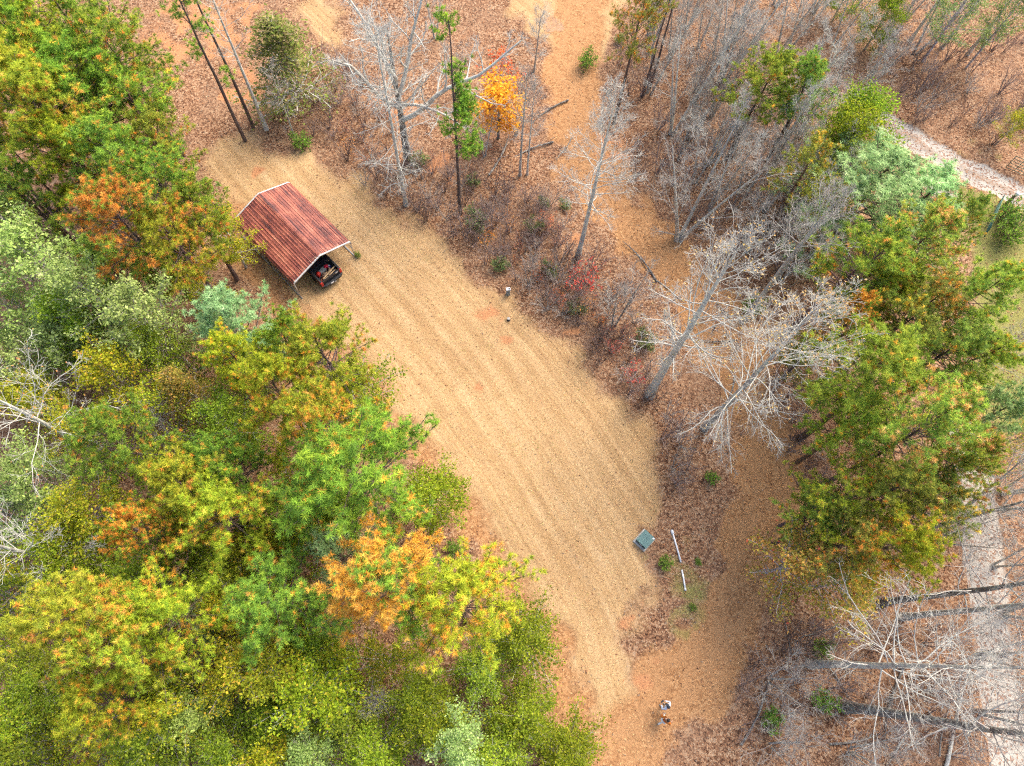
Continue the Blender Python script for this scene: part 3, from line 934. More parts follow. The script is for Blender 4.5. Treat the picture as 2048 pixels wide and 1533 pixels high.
# kind, crown centre in the photograph, tree height, crown radius, label
TREES = [
    # upper left wood
    ('pine_open', 40, 40, 15, 4.2, 'open yellow-green pine filling the upper left corner'),
    ('pine_open', 150, 25, 15, 4.0, 'open green pine on the top edge, second from the upper left corner'),
    ('pine_green', 235, 95, 14, 3.4, 'green pine at top left, left of the orange clay patch'),
    ('pine_open', 120, 125, 14, 3.6, 'thin crowned green pine just below the upper left corner pines'),
    ('pine_open', 250, 205, 13, 3.6, 'dull green pine reaching over the brown leaf floor left of the leaning trunks'),
    ('pine_dark', 310, 265, 11, 2.6, 'dark green pine whose branches stretch right toward the leaf covered lane'),
    ('pine_lime', 45, 175, 16, 3.2, 'bright pine with a band of orange needles on the left edge near the top'),
    ('pine_lime', 60, 245, 16, 3.4, 'bright yellow-green pine on the left edge below the orange banded one'),
    ('pine_lime', 130, 320, 14, 2.6, 'yellow-green pine above the row of leaning dark trunks at left'),
    ('pine_green', 210, 330, 14, 2.6, 'fresh green pine up and left of the red carport, behind the orange one'),
    ('pine_green', 305, 345, 13, 2.8, 'tall green pine nearest the far end of the red carport'),
    ('pine_orange', 245, 430, 15, 3.0, 'pine with many orange needle clusters left of the red carport'),
    ('pine_lime', 345, 475, 13, 2.6, 'yellow and gold pine left of the red carport, below the orange pine'),
    ('pine_green', 385, 425, 11, 2.3, 'small green pine between the carport and the orange pine'),
    ('leaf_yellow', 455, 475, 7, 2.3, 'low yellow-green broadleaf tree whose twigs hang over the carport roof edge'),
    ('pine_dark', 60, 395, 12, 2.4, 'darker green pine at the left edge beside the leaning trunks'),
    ('leaf_pale', 40, 470, 12, 2.8, 'pale green broadleaf on the left edge, level with the carport'),
    ('leaf_pale', 110, 545, 12, 3.6, 'large pale green broadleaf crown at left, below the leaning trunks'),
    ('leaf_pale', 30, 620, 10, 3.0, 'pale green broadleaf on the left edge above the white branches'),
    ('pine_dark', 215, 520, 10, 2.2, 'small dark pine in the gap between pale broadleaf and gold pine'),
    ('leaf_pale', 205, 600, 12, 3.0, 'pale green broadleaf between two bigger pale crowns at left'),
    ('leaf_pale', 300, 655, 12, 3.0, 'pale sage green broadleaf left of the blue-green white pine'),
    ('leaf_yellow', 395, 560, 8, 2.2, 'yellowing broadleaf in the dark gap left of the carport front'),
    ('white_pine', 478, 650, 10, 3.3, 'soft blue-green white pine beside the clearing below the carport'),
    ('pine_green', 555, 685, 10, 2.0, 'small green pine touching the lower right side of the white pine'),
    ('pine_lime', 655, 725, 13, 3.1, 'yellow-green pine on the clearing edge below the white pine'),
    ('leaf_deep', 712, 800, 8, 2.8, 'dense deep green tree poking into the clearing beneath the yellow-green pine'),
    ('pine_lime', 545, 790, 14, 2.5, 'lime green pine left of the orange speckled pine by the clearing'),
    ('pine_orange', 625, 850, 15, 2.4, 'lime pine dotted with vivid orange clusters halfway down the clearing edge'),
    ('pine_green', 740, 925, 15, 4.0, 'big bright green pine with tan clusters midway along the clearing edge'),
    ('leaf_deep', 860, 1000, 8, 2.8, 'deep green bushy tree standing out into the clearing by the big bright pine'),
    ('leaf_deep', 500, 740, 6, 2.0, 'dark low green tree in the shadow below the white pine'),
    ('cedar', 400, 805, 10, 2.5, 'olive and brown cedar in the middle of the left wood'),
    ('leaf_yellow', 255, 765, 10, 3.0, 'yellow-green broadleaf left of the brown cedar'),
    ('pine_green', 245, 885, 13, 2.5, 'green pine with a few tan clusters left of the cedar, lower'),
    ('leaf_pale', 120, 690, 8, 2.8, 'soft green broadleaf right of the white forked branches'),
    ('leaf_pale', 90, 960, 8, 2.9, 'soft green broadleaf behind the lower white limb at the left edge'),
    ('leaf_yellow', 140, 840, 9, 2.6, 'yellow-green broadleaf beside the fork of the white branches'),
    ('leaf_yellow', 190, 1030, 9, 2.9, 'olive yellow broadleaf inward from the lower white limb at left'),
    ('pine_lime', 370, 980, 13, 2.6, 'lime pine below the brown cedar'),
    ('pine_green', 460, 935, 12, 2.3, 'green pine between the cedar and the big bright pine'),
    ('leaf_yellow', 560, 980, 9, 2.4, 'yellow-green broadleaf below left of the big bright pine'),
    ('pine_orange', 290, 1065, 13, 1.9, 'small pine with a cluster of orange tufts left of the lower wood'),
    ('leaf_deep', 400, 1090, 8, 2.4, 'bright green bushy tree right of the small orange tufted pine'),
    ('leaf_yellow', 530, 1095, 8, 2.6, 'yellow-green broadleaf in the hollow left of the orange pine'),
    ('pine_gold', 790, 1170, 15, 3.3, 'pine covered all over in orange needles near the lower clearing edge'),
    ('pine_lime', 920, 1220, 14, 3.1, 'vivid yellow-green pine right beside the orange covered pine'),
    ('leaf_deep', 1050, 1280, 7, 2.6, 'rounded deep green tree against the clearing beside the vivid pine'),
    ('white_pine', 690, 1120, 11, 2.0, 'grey-green white pine tucked behind the orange covered pine'),
    ('white_pine', 400, 1235, 9, 1.7, 'small silvery blue white pine in the lower left wood'),
    ('leaf_yellow', 520, 1215, 8, 2.6, 'yellow-green thin leaved tree right of the silvery white pine'),
    ('pine_lime', 130, 1220, 16, 2.8, 'wide gold and lime pine near the left edge of the lower wood'),
    ('pine_orange', 250, 1270, 15, 2.8, 'gold and orange tufted pine right of the wide gold pine'),
    ('pine_lime', 215, 1400, 13, 2.2, 'gold tipped pine above the bare brown patch at lower left'),
    ('leaf_deep', 45, 1330, 8, 2.4, 'deep green broadleaf on the lower left edge'),
    ('leaf_yellow', 40, 1440, 7, 2.6, 'yellow-green shrubby tree in the lower left corner'),
    ('leaf_yellow', 420, 1370, 9, 2.8, 'sprawling yellow-green thin leaved tree at the lower left centre'),
    ('leaf_yellow', 560, 1340, 9, 3.0, 'largest thin leaved yellow-green tree in the lower wood'),
    ('leaf_deep', 640, 1300, 7, 2.2, 'dark green tree under the left side of the orange covered pine'),
    ('leaf_deep', 330, 1500, 6, 2.4, 'green bushy tree on the bottom edge, left part'),
    ('leaf_yellow', 170, 1510, 6, 2.4, 'yellow-green shrubby tree on the bottom edge near the left corner'),
    ('leaf_deep', 480, 1490, 7, 2.4, 'deep green tree on the bottom edge left of the pale one'),
    ('leaf_pale', 630, 1510, 8, 2.0, 'pale grey-green tree on the bottom edge'),
    ('leaf_pale', 925, 1470, 8, 2.1, 'pale mint broadleaf on the bottom edge left of the clearing'),
    ('leaf_deep', 1050, 1430, 6, 2.5, 'green bushy tree at the bottom beside the clearing'),
    ('leaf_deep', 1130, 1510, 5, 2.5, 'bright green bush-like tree on the bottom edge nearest the clearing'),
    ('leaf_deep', 840, 1390, 6, 2.0, 'dark tree between the star shaped tree and the pale mint broadleaf'),
    ('leaf_deep', 560, 1440, 6, 2.4, 'deep green tree left of the star shaped bare topped tree'),
    # trees filling the gaps of the left wood
    ('leaf_pale', 25, 740, 8, 3.0, 'soft green broadleaf behind the upper white forked branch at left'),
    ('leaf_pale', 15, 1030, 7, 2.8, 'soft green broadleaf at the left edge between the two white limbs'),
    ('leaf_yellow', 70, 800, 7, 2.6, 'yellow-green broadleaf in the crook of the white fork at left'),
    ('leaf_deep', 350, 725, 9, 2.6, 'deep green tree between the sage broadleaf and the brown cedar'),
    ('leaf_yellow', 330, 900, 9, 2.7, 'olive broadleaf directly below left of the brown cedar'),
    ('leaf_deep', 160, 1120, 8, 2.8, 'deep green tree above the wide gold pine at left'),
    ('leaf_deep', 330, 1160, 8, 2.6, 'deep green tree above the silvery white pine'),
    ('leaf_deep', 470, 1170, 8, 2.6, 'deep green tree right of the silvery white pine, higher'),
    ('leaf_yellow', 620, 1060, 8, 2.5, 'yellowish broadleaf below the big bright pine'),
    ('leaf_deep', 690, 1020, 7, 2.4, 'deep green tree beneath the lower side of the big bright pine'),
    ('leaf_deep', 470, 860, 8, 2.4, 'deep green tree between the brown cedar and the orange speckled pine'),
    ('leaf_yellow', 740, 1320, 7, 2.5, 'yellowish broadleaf just below the orange covered pine'),
    ('leaf_deep', 690, 1430, 6, 2.6, 'deep green tree directly left of the star shaped tree'),
    ('leaf_deep', 760, 1500, 6, 2.5, 'deep green tree on the bottom edge below the star shaped tree'),
    ('leaf_deep', 960, 1340, 6, 2.2, 'deep green tree below the vivid yellow-green pine'),
    ('leaf_yellow', 320, 1360, 8, 2.5, 'yellow-green tree right of the gold tipped pine'),
    ('leaf_yellow', 250, 1480, 6, 2.5, 'yellow-green low tree beside the brown gap at the lower left'),
    ('leaf_deep', 120, 1360, 7, 2.2, 'deep green tree below the wide gold pine'),
    ('leaf_deep', 5, 1190, 8, 2.6, 'deep green tree cut by the left edge below the white twigs'),
    ('leaf_pale', 390, 1430, 7, 2.2, 'pale green low tree left of the bottom centre'),
    ('leaf_deep', 180, 680, 9, 2.8, 'mid green tree between the pale crowns and the yellow-green one at left'),
    ('pine_lime', 470, 720, 11, 2.0, 'lime pine peeking out between white pine and cedar'),
    ('pine_green', 25, 95, 15, 3.4, 'green pine at the left edge directly below the corner'),
    ('pine_green', 190, 170, 14, 3.4, 'green pine in the middle of the upper left stand'),
    ('pine_dark', 160, 245, 12, 2.8, 'dark green pine below the middle of the upper left stand'),
    ('pine_green', 330, 540, 9, 2.0, 'low green pine under the gold pine left of the carport'),
    ('pine_lime', 450, 1040, 13, 2.9, 'rounded lime pine in the lower middle of the left wood'),
    ('pine_green', 560, 1180, 12, 2.8, 'rounded green pine left of the orange covered pine'),
    ('leaf_yellow', 640, 1370, 9, 3.2, 'yellow-green tree left above the star shaped tree'),
    ('leaf_yellow', 470, 1270, 9, 3.0, 'yellow-green tree below right of the silvery white pine'),
    ('leaf_deep', 340, 1440, 8, 3.0, 'dense green tree between the gold tipped pine and the bottom edge'),
    ('leaf_yellow', 560, 1520, 7, 2.8, 'yellow-green tree on the bottom edge left of the pale grey-green one'),
    ('leaf_deep', 880, 1440, 7, 2.6, 'dense green tree left of the pale mint broadleaf'),
    ('leaf_deep', 990, 1500, 6, 2.6, 'dense green tree on the bottom edge right of the pale mint broadleaf'),
    ('pine_lime', 330, 1240, 14, 2.6, 'lime pine right of the gold and orange tufted pine'),
    ('leaf_deep', 60, 1500, 7, 2.8, 'dense green tree right in the lower left corner'),
    ('leaf_yellow', 100, 1110, 9, 2.8, 'yellow-green tree between the white twigs and the wide gold pine'),
    ('pine_green', 600, 1010, 12, 2.6, 'green pine under the left flank of the big bright pine'),
    # top centre
    ('cedar_green', 568, 135, 9, 5.0, 'big rounded olive cedar at the top, right of the leaning trunks'),
    ('leaf_gold', 998, 210, 6.5, 2.5, 'golden orange leaved small tree between the bare trees at top centre'),
    ('leaf_orange', 1000, 150, 7, 2.0, 'thin rust orange tree behind the golden one'),
    ('pine_dull', 1280, 25, 14, 2.4, 'olive pine on a tall thin trunk at the top edge, right of centre'),
    # right wood
    ('pine_dark', 1530, 160, 11, 3.0, 'dark green pine standing among grey bare trees at upper right'),
    ('pine_dark', 1622, 165, 11, 2.2, 'narrow dark green pine right beside the one among the grey bare trees'),
    ('leaf_yellow', 1690, 290, 9, 3.4, 'yellow-green tree left of the large mint white pine'),
    ('white_pine', 1740, 385, 11, 5.8, 'large mint green white pine by the gravel road'),
    ('white_pine', 1815, 420, 10, 4.2, 'mint white pine nearer the gravel road, right half of the pair'),
    ('leaf_deep', 1655, 330, 9, 3.2, 'dense olive green tree left of the mint white pine, lower of two'),
    ('leaf_deep', 1695, 280, 9, 3.4, 'dense olive green tree left of the mint white pine, upper of two'),
    ('pine_dull', 1620, 330, 11, 2.2, 'thin olive pine in the grey twigs left of the yellow-green tree'),
    ('pine_green', 1720, 510, 14, 3.2, 'bright green pine below the mint white pine'),
    ('pine_peach', 1850, 480, 13, 2.9, 'orange tinged pine between the mint white pine and the lawn'),
    ('pine_dark', 1925, 440, 11, 2.0, 'dark green pine next to the green panel by the lawn'),
    ('pine_dark', 1955, 580, 14, 2.5, 'dark pine bordering the lawn on the right'),
    ('pine_dull', 1860, 600, 13, 2.8, 'olive pine in the middle of the right hand pine stand'),
    ('pine_dull', 1800, 640, 13, 2.6, 'dull green pine below the bright green one on the right'),
    ('pine_orange', 1690, 635, 13, 1.7, 'small lime and orange pine beside the leaning grey twin trunks'),
    ('pine_dark', 1900, 690, 13, 2.8, 'dark green pine below the lawn edge pine'),
    ('pine_dark', 1790, 745, 16, 3.5, 'broad dark green pine dome right of the large bare tree'),
    ('pine_peach', 1850, 865, 16, 3.3, 'pine dome peppered with peach needles on the right'),
    ('white_pine', 1955, 860, 12, 2.4, 'blue-green side pine right of the peach speckled dome'),
    ('pine_open', 1680, 1000, 11, 2.8, 'open yellow-green pine beside the leafy track below the large bare beech'),
    ('pine_dark', 1780, 1000, 13, 2.6, 'dark pine below the peach speckled dome'),
    ('leaf_mixed', 1585, 1130, 8, 3.4, 'thin yellow and red autumn tree leaning over the leafy track'),
    ('leaf_mixed', 1680, 1160, 8, 3.2, 'thin yellow-green autumn tree between the track and the tufted pine'),
    ('pine_lime', 1820, 1090, 14, 2.4, 'bright tufted pine with golden needles at lower right'),
    ('pine_dull', 1720, 1080, 12, 2.4, 'olive pine between the autumn trees and the tufted pine'),
    ('leaf_mixed', 2035, 880, 9, 2.2, 'orange yellow tree on the right edge beside the pine dome'),
    ('pine_green', 1770, 580, 12, 2.8, 'green pine in the heart of the right hand stand, under the bright green one'),
    ('pine_dark', 1960, 690, 12, 2.4, 'dark pine at the lawn corner below the other lawn side pine'),
    ('pine_dark', 1730, 840, 12, 2.6, 'dark green pine left of the peach speckled dome'),
    ('pine_peach', 1930, 940, 14, 2.6, 'pine with scattered peach needles below the blue-green side pine'),
    ('pine_dark', 1640, 1050, 9, 2.2, 'low dark green pine by the track above the autumn tree'),
    ('pine_dull', 1870, 1020, 12, 2.4, 'olive pine above the bright tufted pine near the pale road'),
    ('leaf_yellow', 1650, 420, 9, 2.2, 'yellow-green tree among grey twigs left of the mint white pine'),
    ('leaf_deep', 1600, 720, 6, 1.8, 'small deep green tree between the beech and the dark dome'),
    ('leaf_deep', 1760, 50, 6, 2.4, 'dark evergreen tree at the top right below the pale trunks'),
    ('leaf_deep', 1690, -5, 6, 2.4, 'dark evergreen on the top edge at right'),
    ('leaf_pale', 1920, 20, 9, 2.8, 'pale green tree at the top edge near the right corner'),
    ('leaf_pale', 2010, 40, 9, 2.4, 'pale green tree in the upper right corner'),
    ('leaf_yellow', 2030, 250, 4, 1.6, 'low yellowish bush-like tree above the far green gate'),
]
prng = random.Random(5)
count = {}
for (kind, px, py, h, r, label) in TREES:
    protos = KINDS[kind]
    i = count.get(kind, 0)
    count[kind] = i + 1
    pr = protos[i % len(protos)]
    c = at(px, py, h * (0.6 if kind == 'white_pine' else 0.45 if kind in ('leaf_deep', 'cedar', 'cedar_green') else 0.6 if kind[:4] == 'leaf' else 0.8))
    r *= 1.12 if px > 1480 else 1.16
    sc = (r / pr['r'] * prng.uniform(0.95, 1.08), r / pr['r'] * prng.uniform(0.95, 1.08), h / pr['h'])
    v = prng.uniform(0.84, 1.16)
    o = copy_thing(pr, (c[0], c[1], ground_z(c[0], c[1])), prng.uniform(0, 6.28), sc, label, None, (v * prng.uniform(.98, 1.16), v * prng.uniform(.97, 1.04), v * prng.uniform(0.75, 1.2), 1), (prng.uniform(-.03, .03), prng.uniform(-.03, .03)))
    o.name = 'white_pine_tree' if kind == 'white_pine' else pr.name.split('.')[0]
    o['category'] = 'tree'

# sparse pine on a thin trunk and the leaning trunks at the top
def thin_pine(seed, h, clumps, trunk_r, bark=None, pal_name='green', nn=14):
    """tall thin trunk with needle clumps at given heights: (height, side angle, reach, tuft count)"""
    rng = np.random.default_rng(seed)
    K = 10
    u = np.linspace(0, 1, K)
    w1 = np.cumsum(rng.standard_normal((K, 2)), 0) * 0.03
    tp = np.stack([w1[:, 0], w1[:, 1], u * h - 0.2], 1)[None]
    tr = (trunk_r * (1 - 0.8 * u))[None]
    g = Geo()
    g.add(*tube_geo(tp, tr, 7), (1, 1, 1))
    trunk = g.mesh('trunk', bark or M_BARK_PINE, True)
    g, gl = Geo(), Geo()
    for (z, a, reach, nt) in clumps:
        nb = max(3, nt // 8)
        aa = a + rng.uniform(-0.9, 0.9, nb)
        zz = z + rng.uniform(-0.8, 0.8, nb)
        st = np.stack([np.interp(zz, tp[0, :, 2], tp[0, :, 0]), np.interp(zz, tp[0, :, 2], tp[0, :, 1]), zz], 1)
        bp, br = sweep(rng, st, np.stack([np.cos(aa), np.sin(aa), 0.25 + 0 * aa], 1), reach * rng.uniform(0.6, 1.1, nb), 6, 0.05, 0.12, 0.025, 0.01)
        g.add(*tube_geo(bp, br, 4), (1, 1, 1))
        m = max(2, nt // nb)
        t = rng.uniform(0.35, 1.0, (nb, m))
        p, T, _ = sample(bp, br, t)
        p = p.reshape(-1, 3) + rng.standard_normal((nb * m, 3)) * 0.22
        T = unit(T.reshape(-1, 3) + np.array([0, 0, 0.6]))
        c_, w_ = GREENS[pal_name]
        gl.add(*tufts(rng, p, T, pal(rng, len(p), c_, w_), 22, 0.25, 0.02))
    return build_tree('pine_tree', trunk, [('branches', g.mesh('branches', bark or M_BARK_PINE, True)), ('crown', gl.mesh('crown', M_NEEDLE))])


place(thin_pine(201, 19.0, [(12.6, 0.3, 1.5, 130), (11.2, -0.2, 1.8, 150), (10.0, 2.8, 1.3, 40), (8.4, -0.3, 2.4, 130), (14.2, 1.0, 1.0, 70), (18.0, 2, 1.2, 60)], 0.15), (920, 425), 'tall thin pine with two bright green tufts, in front of the golden tree')
place(thin_pine(202, 15.5, [(12.0, 2.6, 2.2, 60), (9.0, 2.8, 1.5, 40), (6.6, 0.4, 1.4, 30), (13.8, 1.0, 2.0, 60), (11.0, 0.2, 1.6, 40)], 0.17, pal_name='dark'), (490, 282), 'leaning pine trunk nearest the lane at top left, dark bark with green tufts')
place(thin_pine(203, 17.0, [(15.0, 1.0, 1.8, 60), (13.0, 3.0, 1.4, 30)], 0.16, pal_name='dark'), (508, 258), 'dark bare pine trunk between the tufted pine and the pale trunk at top left')
for k, (b, h) in enumerate([((150, 485), 13), ((128, 470), 13), ((182, 470), 12), ((112, 430), 13)]):
    place(thin_pine(210 + k, h, [(h - 1.5, k * 1.7, 1.8, 60), (h - 3, 2 + k, 1.5, 40)], 0.15), b,
          ['leaning dark trunk with the lowest visible foot, in the gap at left', 'second dark trunk of the leaning row at left', 'dark trunk of the leaning row at left closest to the orange pine', 'dark trunk of the leaning row at left highest in the picture'][k], group='row of leaning dark trunks at left')
for k, (b, h) in enumerate([((1285, 190), 13), ((1300, 175), 13)]):
    place(thin_pine(220 + k, h, [(h - 1.0, 1.0, 1.8, 60), (h - 2.2, 3.0, 1.8, 50)], 0.13, pal_name='dull'), b, ['thin dark pine stem under the olive crown at the top edge, left stem', 'thin dark pine stem under the olive crown at the top edge, right stem'][k])

# ------------------------------------------------------------------ bare trees
TANLEAF = [(.5, .3, .12), (.42, .22, .09), (.55, .38, .18), (.4, .28, .08)]
place(bare_tree(301, 20.5, 4.6, base=0.36, n1=34, n2=8, n3=6, n4=2, trunk_r=0.33, bark=M_BARK_PALE, twig=M_TWIG_PALE, leaves=(TANLEAF, 500), twig_r=0.012), (1300, 788),
      'tall pale bare tree with a thick trunk leaning over the middle of the right thicket')
place(bare_tree(302, 16.0, 3.6, base=0.55, n1=26, n2=8, n3=6, n4=2, trunk_r=0.30, bark=M_BARK_GREY, twig=M_TWIG_GREY, stems=2, stem_spread=0.012, twig_r=0.011), (1488, 640), 'grey twin trunked bare tree beside the small lime and orange pine', rz=0.3)
place(bare_tree(303, 17.8, 3.4, base=0.36, n1=40, n2=8, n3=6, n4=2, trunk_r=0.21, ang=(1.35, 0.5), up=0.03, bark=M_BARK_PALE, twig=M_TWIG_PALE, twig_r=0.011), (1156, 515), 'slim white bare tree with a feathery top at centre right, above the red leaved bush')
place(bare_tree(304, 18.5, 3.2, base=0.1, n1=40, n2=7, n3=5, n4=1, trunk_r=0.17, ang=(1.2, 0.6), up=-0.015, wig=0.16, bark=M_BARK_PALE, twig=M_TWIG_PALE, twig_r=0.012), (812, 410), 'lichen pale bare tree with drooping twigs reaching the clearing right of the carport')
place(bare_tree(305, 14.0, 5.0, base=0.45, n1=24, n2=7, n3=5, n4=1, trunk_r=0.36, up=0.03, wig=0.17, bark=M_BARK_DARK, twig=M_TWIG_PALE, twig_r=0.014,
                fork=([(0, 0, 5.2), (0, 0, 6.5), (0, 0, 7.5), (0, 0, 8.2), (0, 0, 6.8), (0, 0, 9.2)], [(1, .12, .38), (-.8, .0, .55), (.35, .6, .7), (-.45, .6, .7), (.75, -.3, .6), (.2, -.4, .8)], [11.5, 9, 9, 8.5, 7, 6.5], [.22, .18, .18, .16, .14, .14])),
      (818, 330), 'large dark trunked tree with crooked white limbs at top centre')
place(bare_tree(306, 11.5, 1.9, base=0.4, n1=24, n2=6, n3=4, n4=1, trunk_r=0.12, bark=M_BARK_GREY, twig=M_TWIG_GREY, twig_r=0.009), (1040, 352), 'slender grey bare tree right of the golden one, left of its twin')
place(bare_tree(307, 10.5, 1.8, base=0.4, n1=22, n2=6, n3=4, n4=1, trunk_r=0.10, bark=M_BARK_PALE, twig=M_TWIG_GREY, twig_r=0.009), (1054, 350), 'slender pale bare tree right of the golden one, right of its twin')
place(bare_tree(308, 12.5, 4.4, base=0.12, n1=26, n2=8, n3=6, n4=2, trunk_r=0.34, ang=(0.75, 0.5), stems=4, stem_spread=0.26, bark=M_BARK_GREY, twig=M_TWIG_GREY, twig_r=0.012, up=0.05), (1358, 478), 'spreading many stemmed grey bare tree left of the yellow-green tree', rz=0.6)
place(bare_tree(309, 12.0, 3.6, base=0.15, n1=24, n2=8, n3=6, n4=2, trunk_r=0.28, ang=(0.7, 0.4), stems=4, stem_spread=0.2, bark=M_BARK_PALE, twig=M_TWIG_PALE, twig_r=0.011), (1345, 265), 'vase shaped pale bare tree left of the dark green pine at upper right')
place(bare_tree(310, 11.5, 3.6, base=0.15, n1=24, n2=8, n3=6, n4=2, trunk_r=0.26, ang=(0.7, 0.4), stems=4, stem_spread=0.22, bark=M_BARK_PALE, twig=M_TWIG_PALE, twig_r=0.011), (1445, 165), 'vase shaped pale bare tree at the top edge above the dark green pine', rz=1.2)
place(bare_tree(311, 10.0, 3.2, base=0.2, n1=24, n2=8, n3=6, n4=2, trunk_r=0.2, ang=(0.8, 0.4), stems=3, stem_spread=0.2, bark=M_BARK_GREY, twig=M_TWIG_PALE, twig_r=0.011), (1555, 110), 'pale bare tree fanning right at the top above the narrow dark pine', rz=0.2)
place(bare_tree(312, 9.5, 3.0, base=0.2, n1=24, n2=8, n3=6, n4=2, trunk_r=0.18, ang=(0.8, 0.4), stems=3, stem_spread=0.18, bark=M_BARK_GREY, twig=M_TWIG_GREY, twig_r=0.011), (1640, 270), 'grey bare tree between the narrow dark pine and the gravel road')
place(bare_tree(313, 20.0, 5.6, base=0.2, n1=40, n2=9, n3=6, n4=2, trunk_r=0.25, ang=(1.5, 0.45), up=0.015, wig=0.1, bark=M_BARK_GREY, twig=M_TWIG_PALE, leaves=(TANLEAF, 1300), twig_r=0.012), (1408, 856), 'large bare beech with long pale limbs spreading over the leafy track', rz=0.5)
place(bare_tree(314, 18.5, 5.2, base=0.42, n1=30, n2=8, n3=6, n4=2, trunk_r=0.27, ang=(1.25, 0.6), up=0.03, bark=M_BARK_GREY, twig=M_TWIG_PALE, twig_r=0.011), (1622, 1328), 'grey bare tree whose trunk lies level across the lower right', rz=1.0)
place(bare_tree(315, 21.0, 4.6, base=0.5, n1=24, n2=8, n3=6, n4=2, trunk_r=0.34, bark=M_BARK_DARK, twig=M_TWIG_GREY, twig_r=0.011), (1690, 1414), 'dark thick trunked bare tree in the lower right corner', rz=2.0)
place(bare_tree(316, 20.0, 4.4, base=0.4, n1=26, n2=7, n3=5, n4=1, trunk_r=0.24, bark=M_BARK_DARK, twig=M_TWIG_GREY, twig_r=0.011), (1760, 1205), 'dark trunked bare tree right below the bright tufted pine, upper of the pair', rz=0.4)
place(bare_tree(317, 19.0, 4.4, base=0.4, n1=26, n2=7, n3=5, n4=1, trunk_r=0.22, bark=M_BARK_GREY, twig=M_TWIG_GREY, twig_r=0.011), (1800, 1235), 'grey trunked bare tree right below the bright tufted pine, lower of the pair', rz=1.4)
place(bare_tree(318, 14.0, 4.0, base=0.3, n1=26, n2=7, n3=5, n4=1, trunk_r=0.17, bark=M_BARK_GREY, twig=M_TWIG_GREY, twig_r=0.010), (1850, 1060), 'bare grey tree whose twigs screen the pale road on the right edge', rz=2.4)
place(bare_tree(319, 13.0, 4.0, base=0.25, n1=26, n2=7, n3=5, n4=1, trunk_r=0.15, bark=M_BARK_GREY, twig=M_TWIG_GREY, twig_r=0.010), (1800, 1330), 'bare grey tree between the level trunk and the pale road', rz=0.9)
place(bare_tree(320, 9.0, 2.8, base=0.2, n1=22, n2=7, n3=5, n4=1, trunk_r=0.14, bark=M_BARK_GREY, twig=M_TWIG_GREY, twig_r=0.010), (1905, 760), 'thin grey bare tree in front of the lawn on the right edge')
place(bare_tree(321, 15.5, 5.6, base=0.5, n1=20, n2=7, n3=5, n4=2, trunk_r=0.22, wig=0.15, bark=M_BARK_PALE, twig=M_TWIG_PALE, twig_r=0.013, leaves=([(.5, .16, .05), (.45, .22, .08)], 250)), (240, 925), 'white barked bare tree whose forked limbs enter from the left edge', rz=1.9, color=(1.05, 1.05, 1.05, 1))
place(bare_tree(322, 13.5, 5.0, base=0.3, n1=20, n2=8, n3=6, n4=2, trunk_r=0.2, wig=0.15, bark=M_BARK_GREY, twig=M_TWIG_PALE, twig_r=0.012), (190, 1135), 'white twigged bare tree low on the left edge below the forked limbs', rz=0.4, color=(1.05, 1.05, 1.05, 1))
place(bare_tree(323, 16.0, 2.6, base=0.45, n1=22, n2=6, n3=4, n4=1, trunk_r=0.17, bark=M_BARK_PALE, twig=M_TWIG_PALE, twig_r=0.010), (533, 262), 'pale leaning bare trunk at top left, beside the olive cedar')
place(bare_tree(324, 8.0, 1.6, base=0.2, n1=20, n2=6, n3=4, n4=1, trunk_r=0.08, bark=M_BARK_GREY, twig=M_TWIG_GREY, twig_r=0.009), (588, 272), 'thin grey bare sapling in front of the olive cedar')
place(bare_tree(325, 9.0, 1.7, base=0.15, n1=24, n2=6, n3=4, n4=1, trunk_r=0.10, bark=M_BARK_GREY, twig=M_TWIG_GREY, twig_r=0.009), (395, 890), 'dead grey snag standing in the brown cedar')
place(bare_tree(326, 9.0, 2.6, base=0.25, n1=20, n2=7, n3=5, n4=1, trunk_r=0.12, ang=(0.8, 0.4), stems=2, stem_spread=0.1, bark=M_BARK_DARK, twig=M_TWIG_GREY, twig_r=0.010), (1225, 655), 'grey bare tree leaning right at the clearing edge below the red leaved bush')
place(bare_tree(327, 5.5, 2.5, base=0.15, n1=26, n2=7, n3=4, n4=1, trunk_r=0.10, ang=(1.2, 0.5), bark=M_BARK_GREY, twig=M_TWIG_GREY, leaves=([(.27, .29, .025), (.34, .33, .04)], 1800), twig_r=0.010, name='broadleaf_tree'), (775, 1395), 'star shaped tree with bare radiating branches and sparse yellow-green leaves at the bottom')
for k, (b, h) in enumerate([((1822, 80), 12), ((1885, 95), 12), ((1935, 110), 12), ((1905, 40), 11)]):
    place(bare_tree(330 + k, h, 2.6, base=0.4, n1=16, n2=6, n3=4, n4=0, trunk_r=0.16, bark=M_BARK_PALE, twig=M_TWIG_PALE, twig_r=0.010), b,
          ['pale leaning trunk at the top right beside the dark evergreen', 'pale leaning trunk at the top right, second from the dark evergreen', 'pale leaning trunk at the top right, farthest from the dark evergreen', 'pale leaning trunk at the top right, nearest the top edge'][k], rz=k * 1.1)
place(bare_tree(350, 5.0, 2.4, base=0.1, n1=24, n2=6, n3=4, n4=2, trunk_r=0.10, ang=(1.0, 0.5), stems=3, stem_spread=0.2, bark=M_BARK_GREY, twig=M_TWIG_GREY, twig_r=0.010), (1545, 1490), 'pale twiggy bare tree at the bottom, right of the two people')
place(bare_tree(351, 6.0, 2.6, base=0.1, n1=24, n2=6, n3=4, n4=2, trunk_r=0.12, ang=(1.0, 0.5), stems=3, stem_spread=0.2, bark=M_BARK_GREY, twig=M_TWIG_GREY, twig_r=0.010), (1700, 1500), 'pale twiggy bare tree on the bottom edge below the dark thick trunk', rz=1)
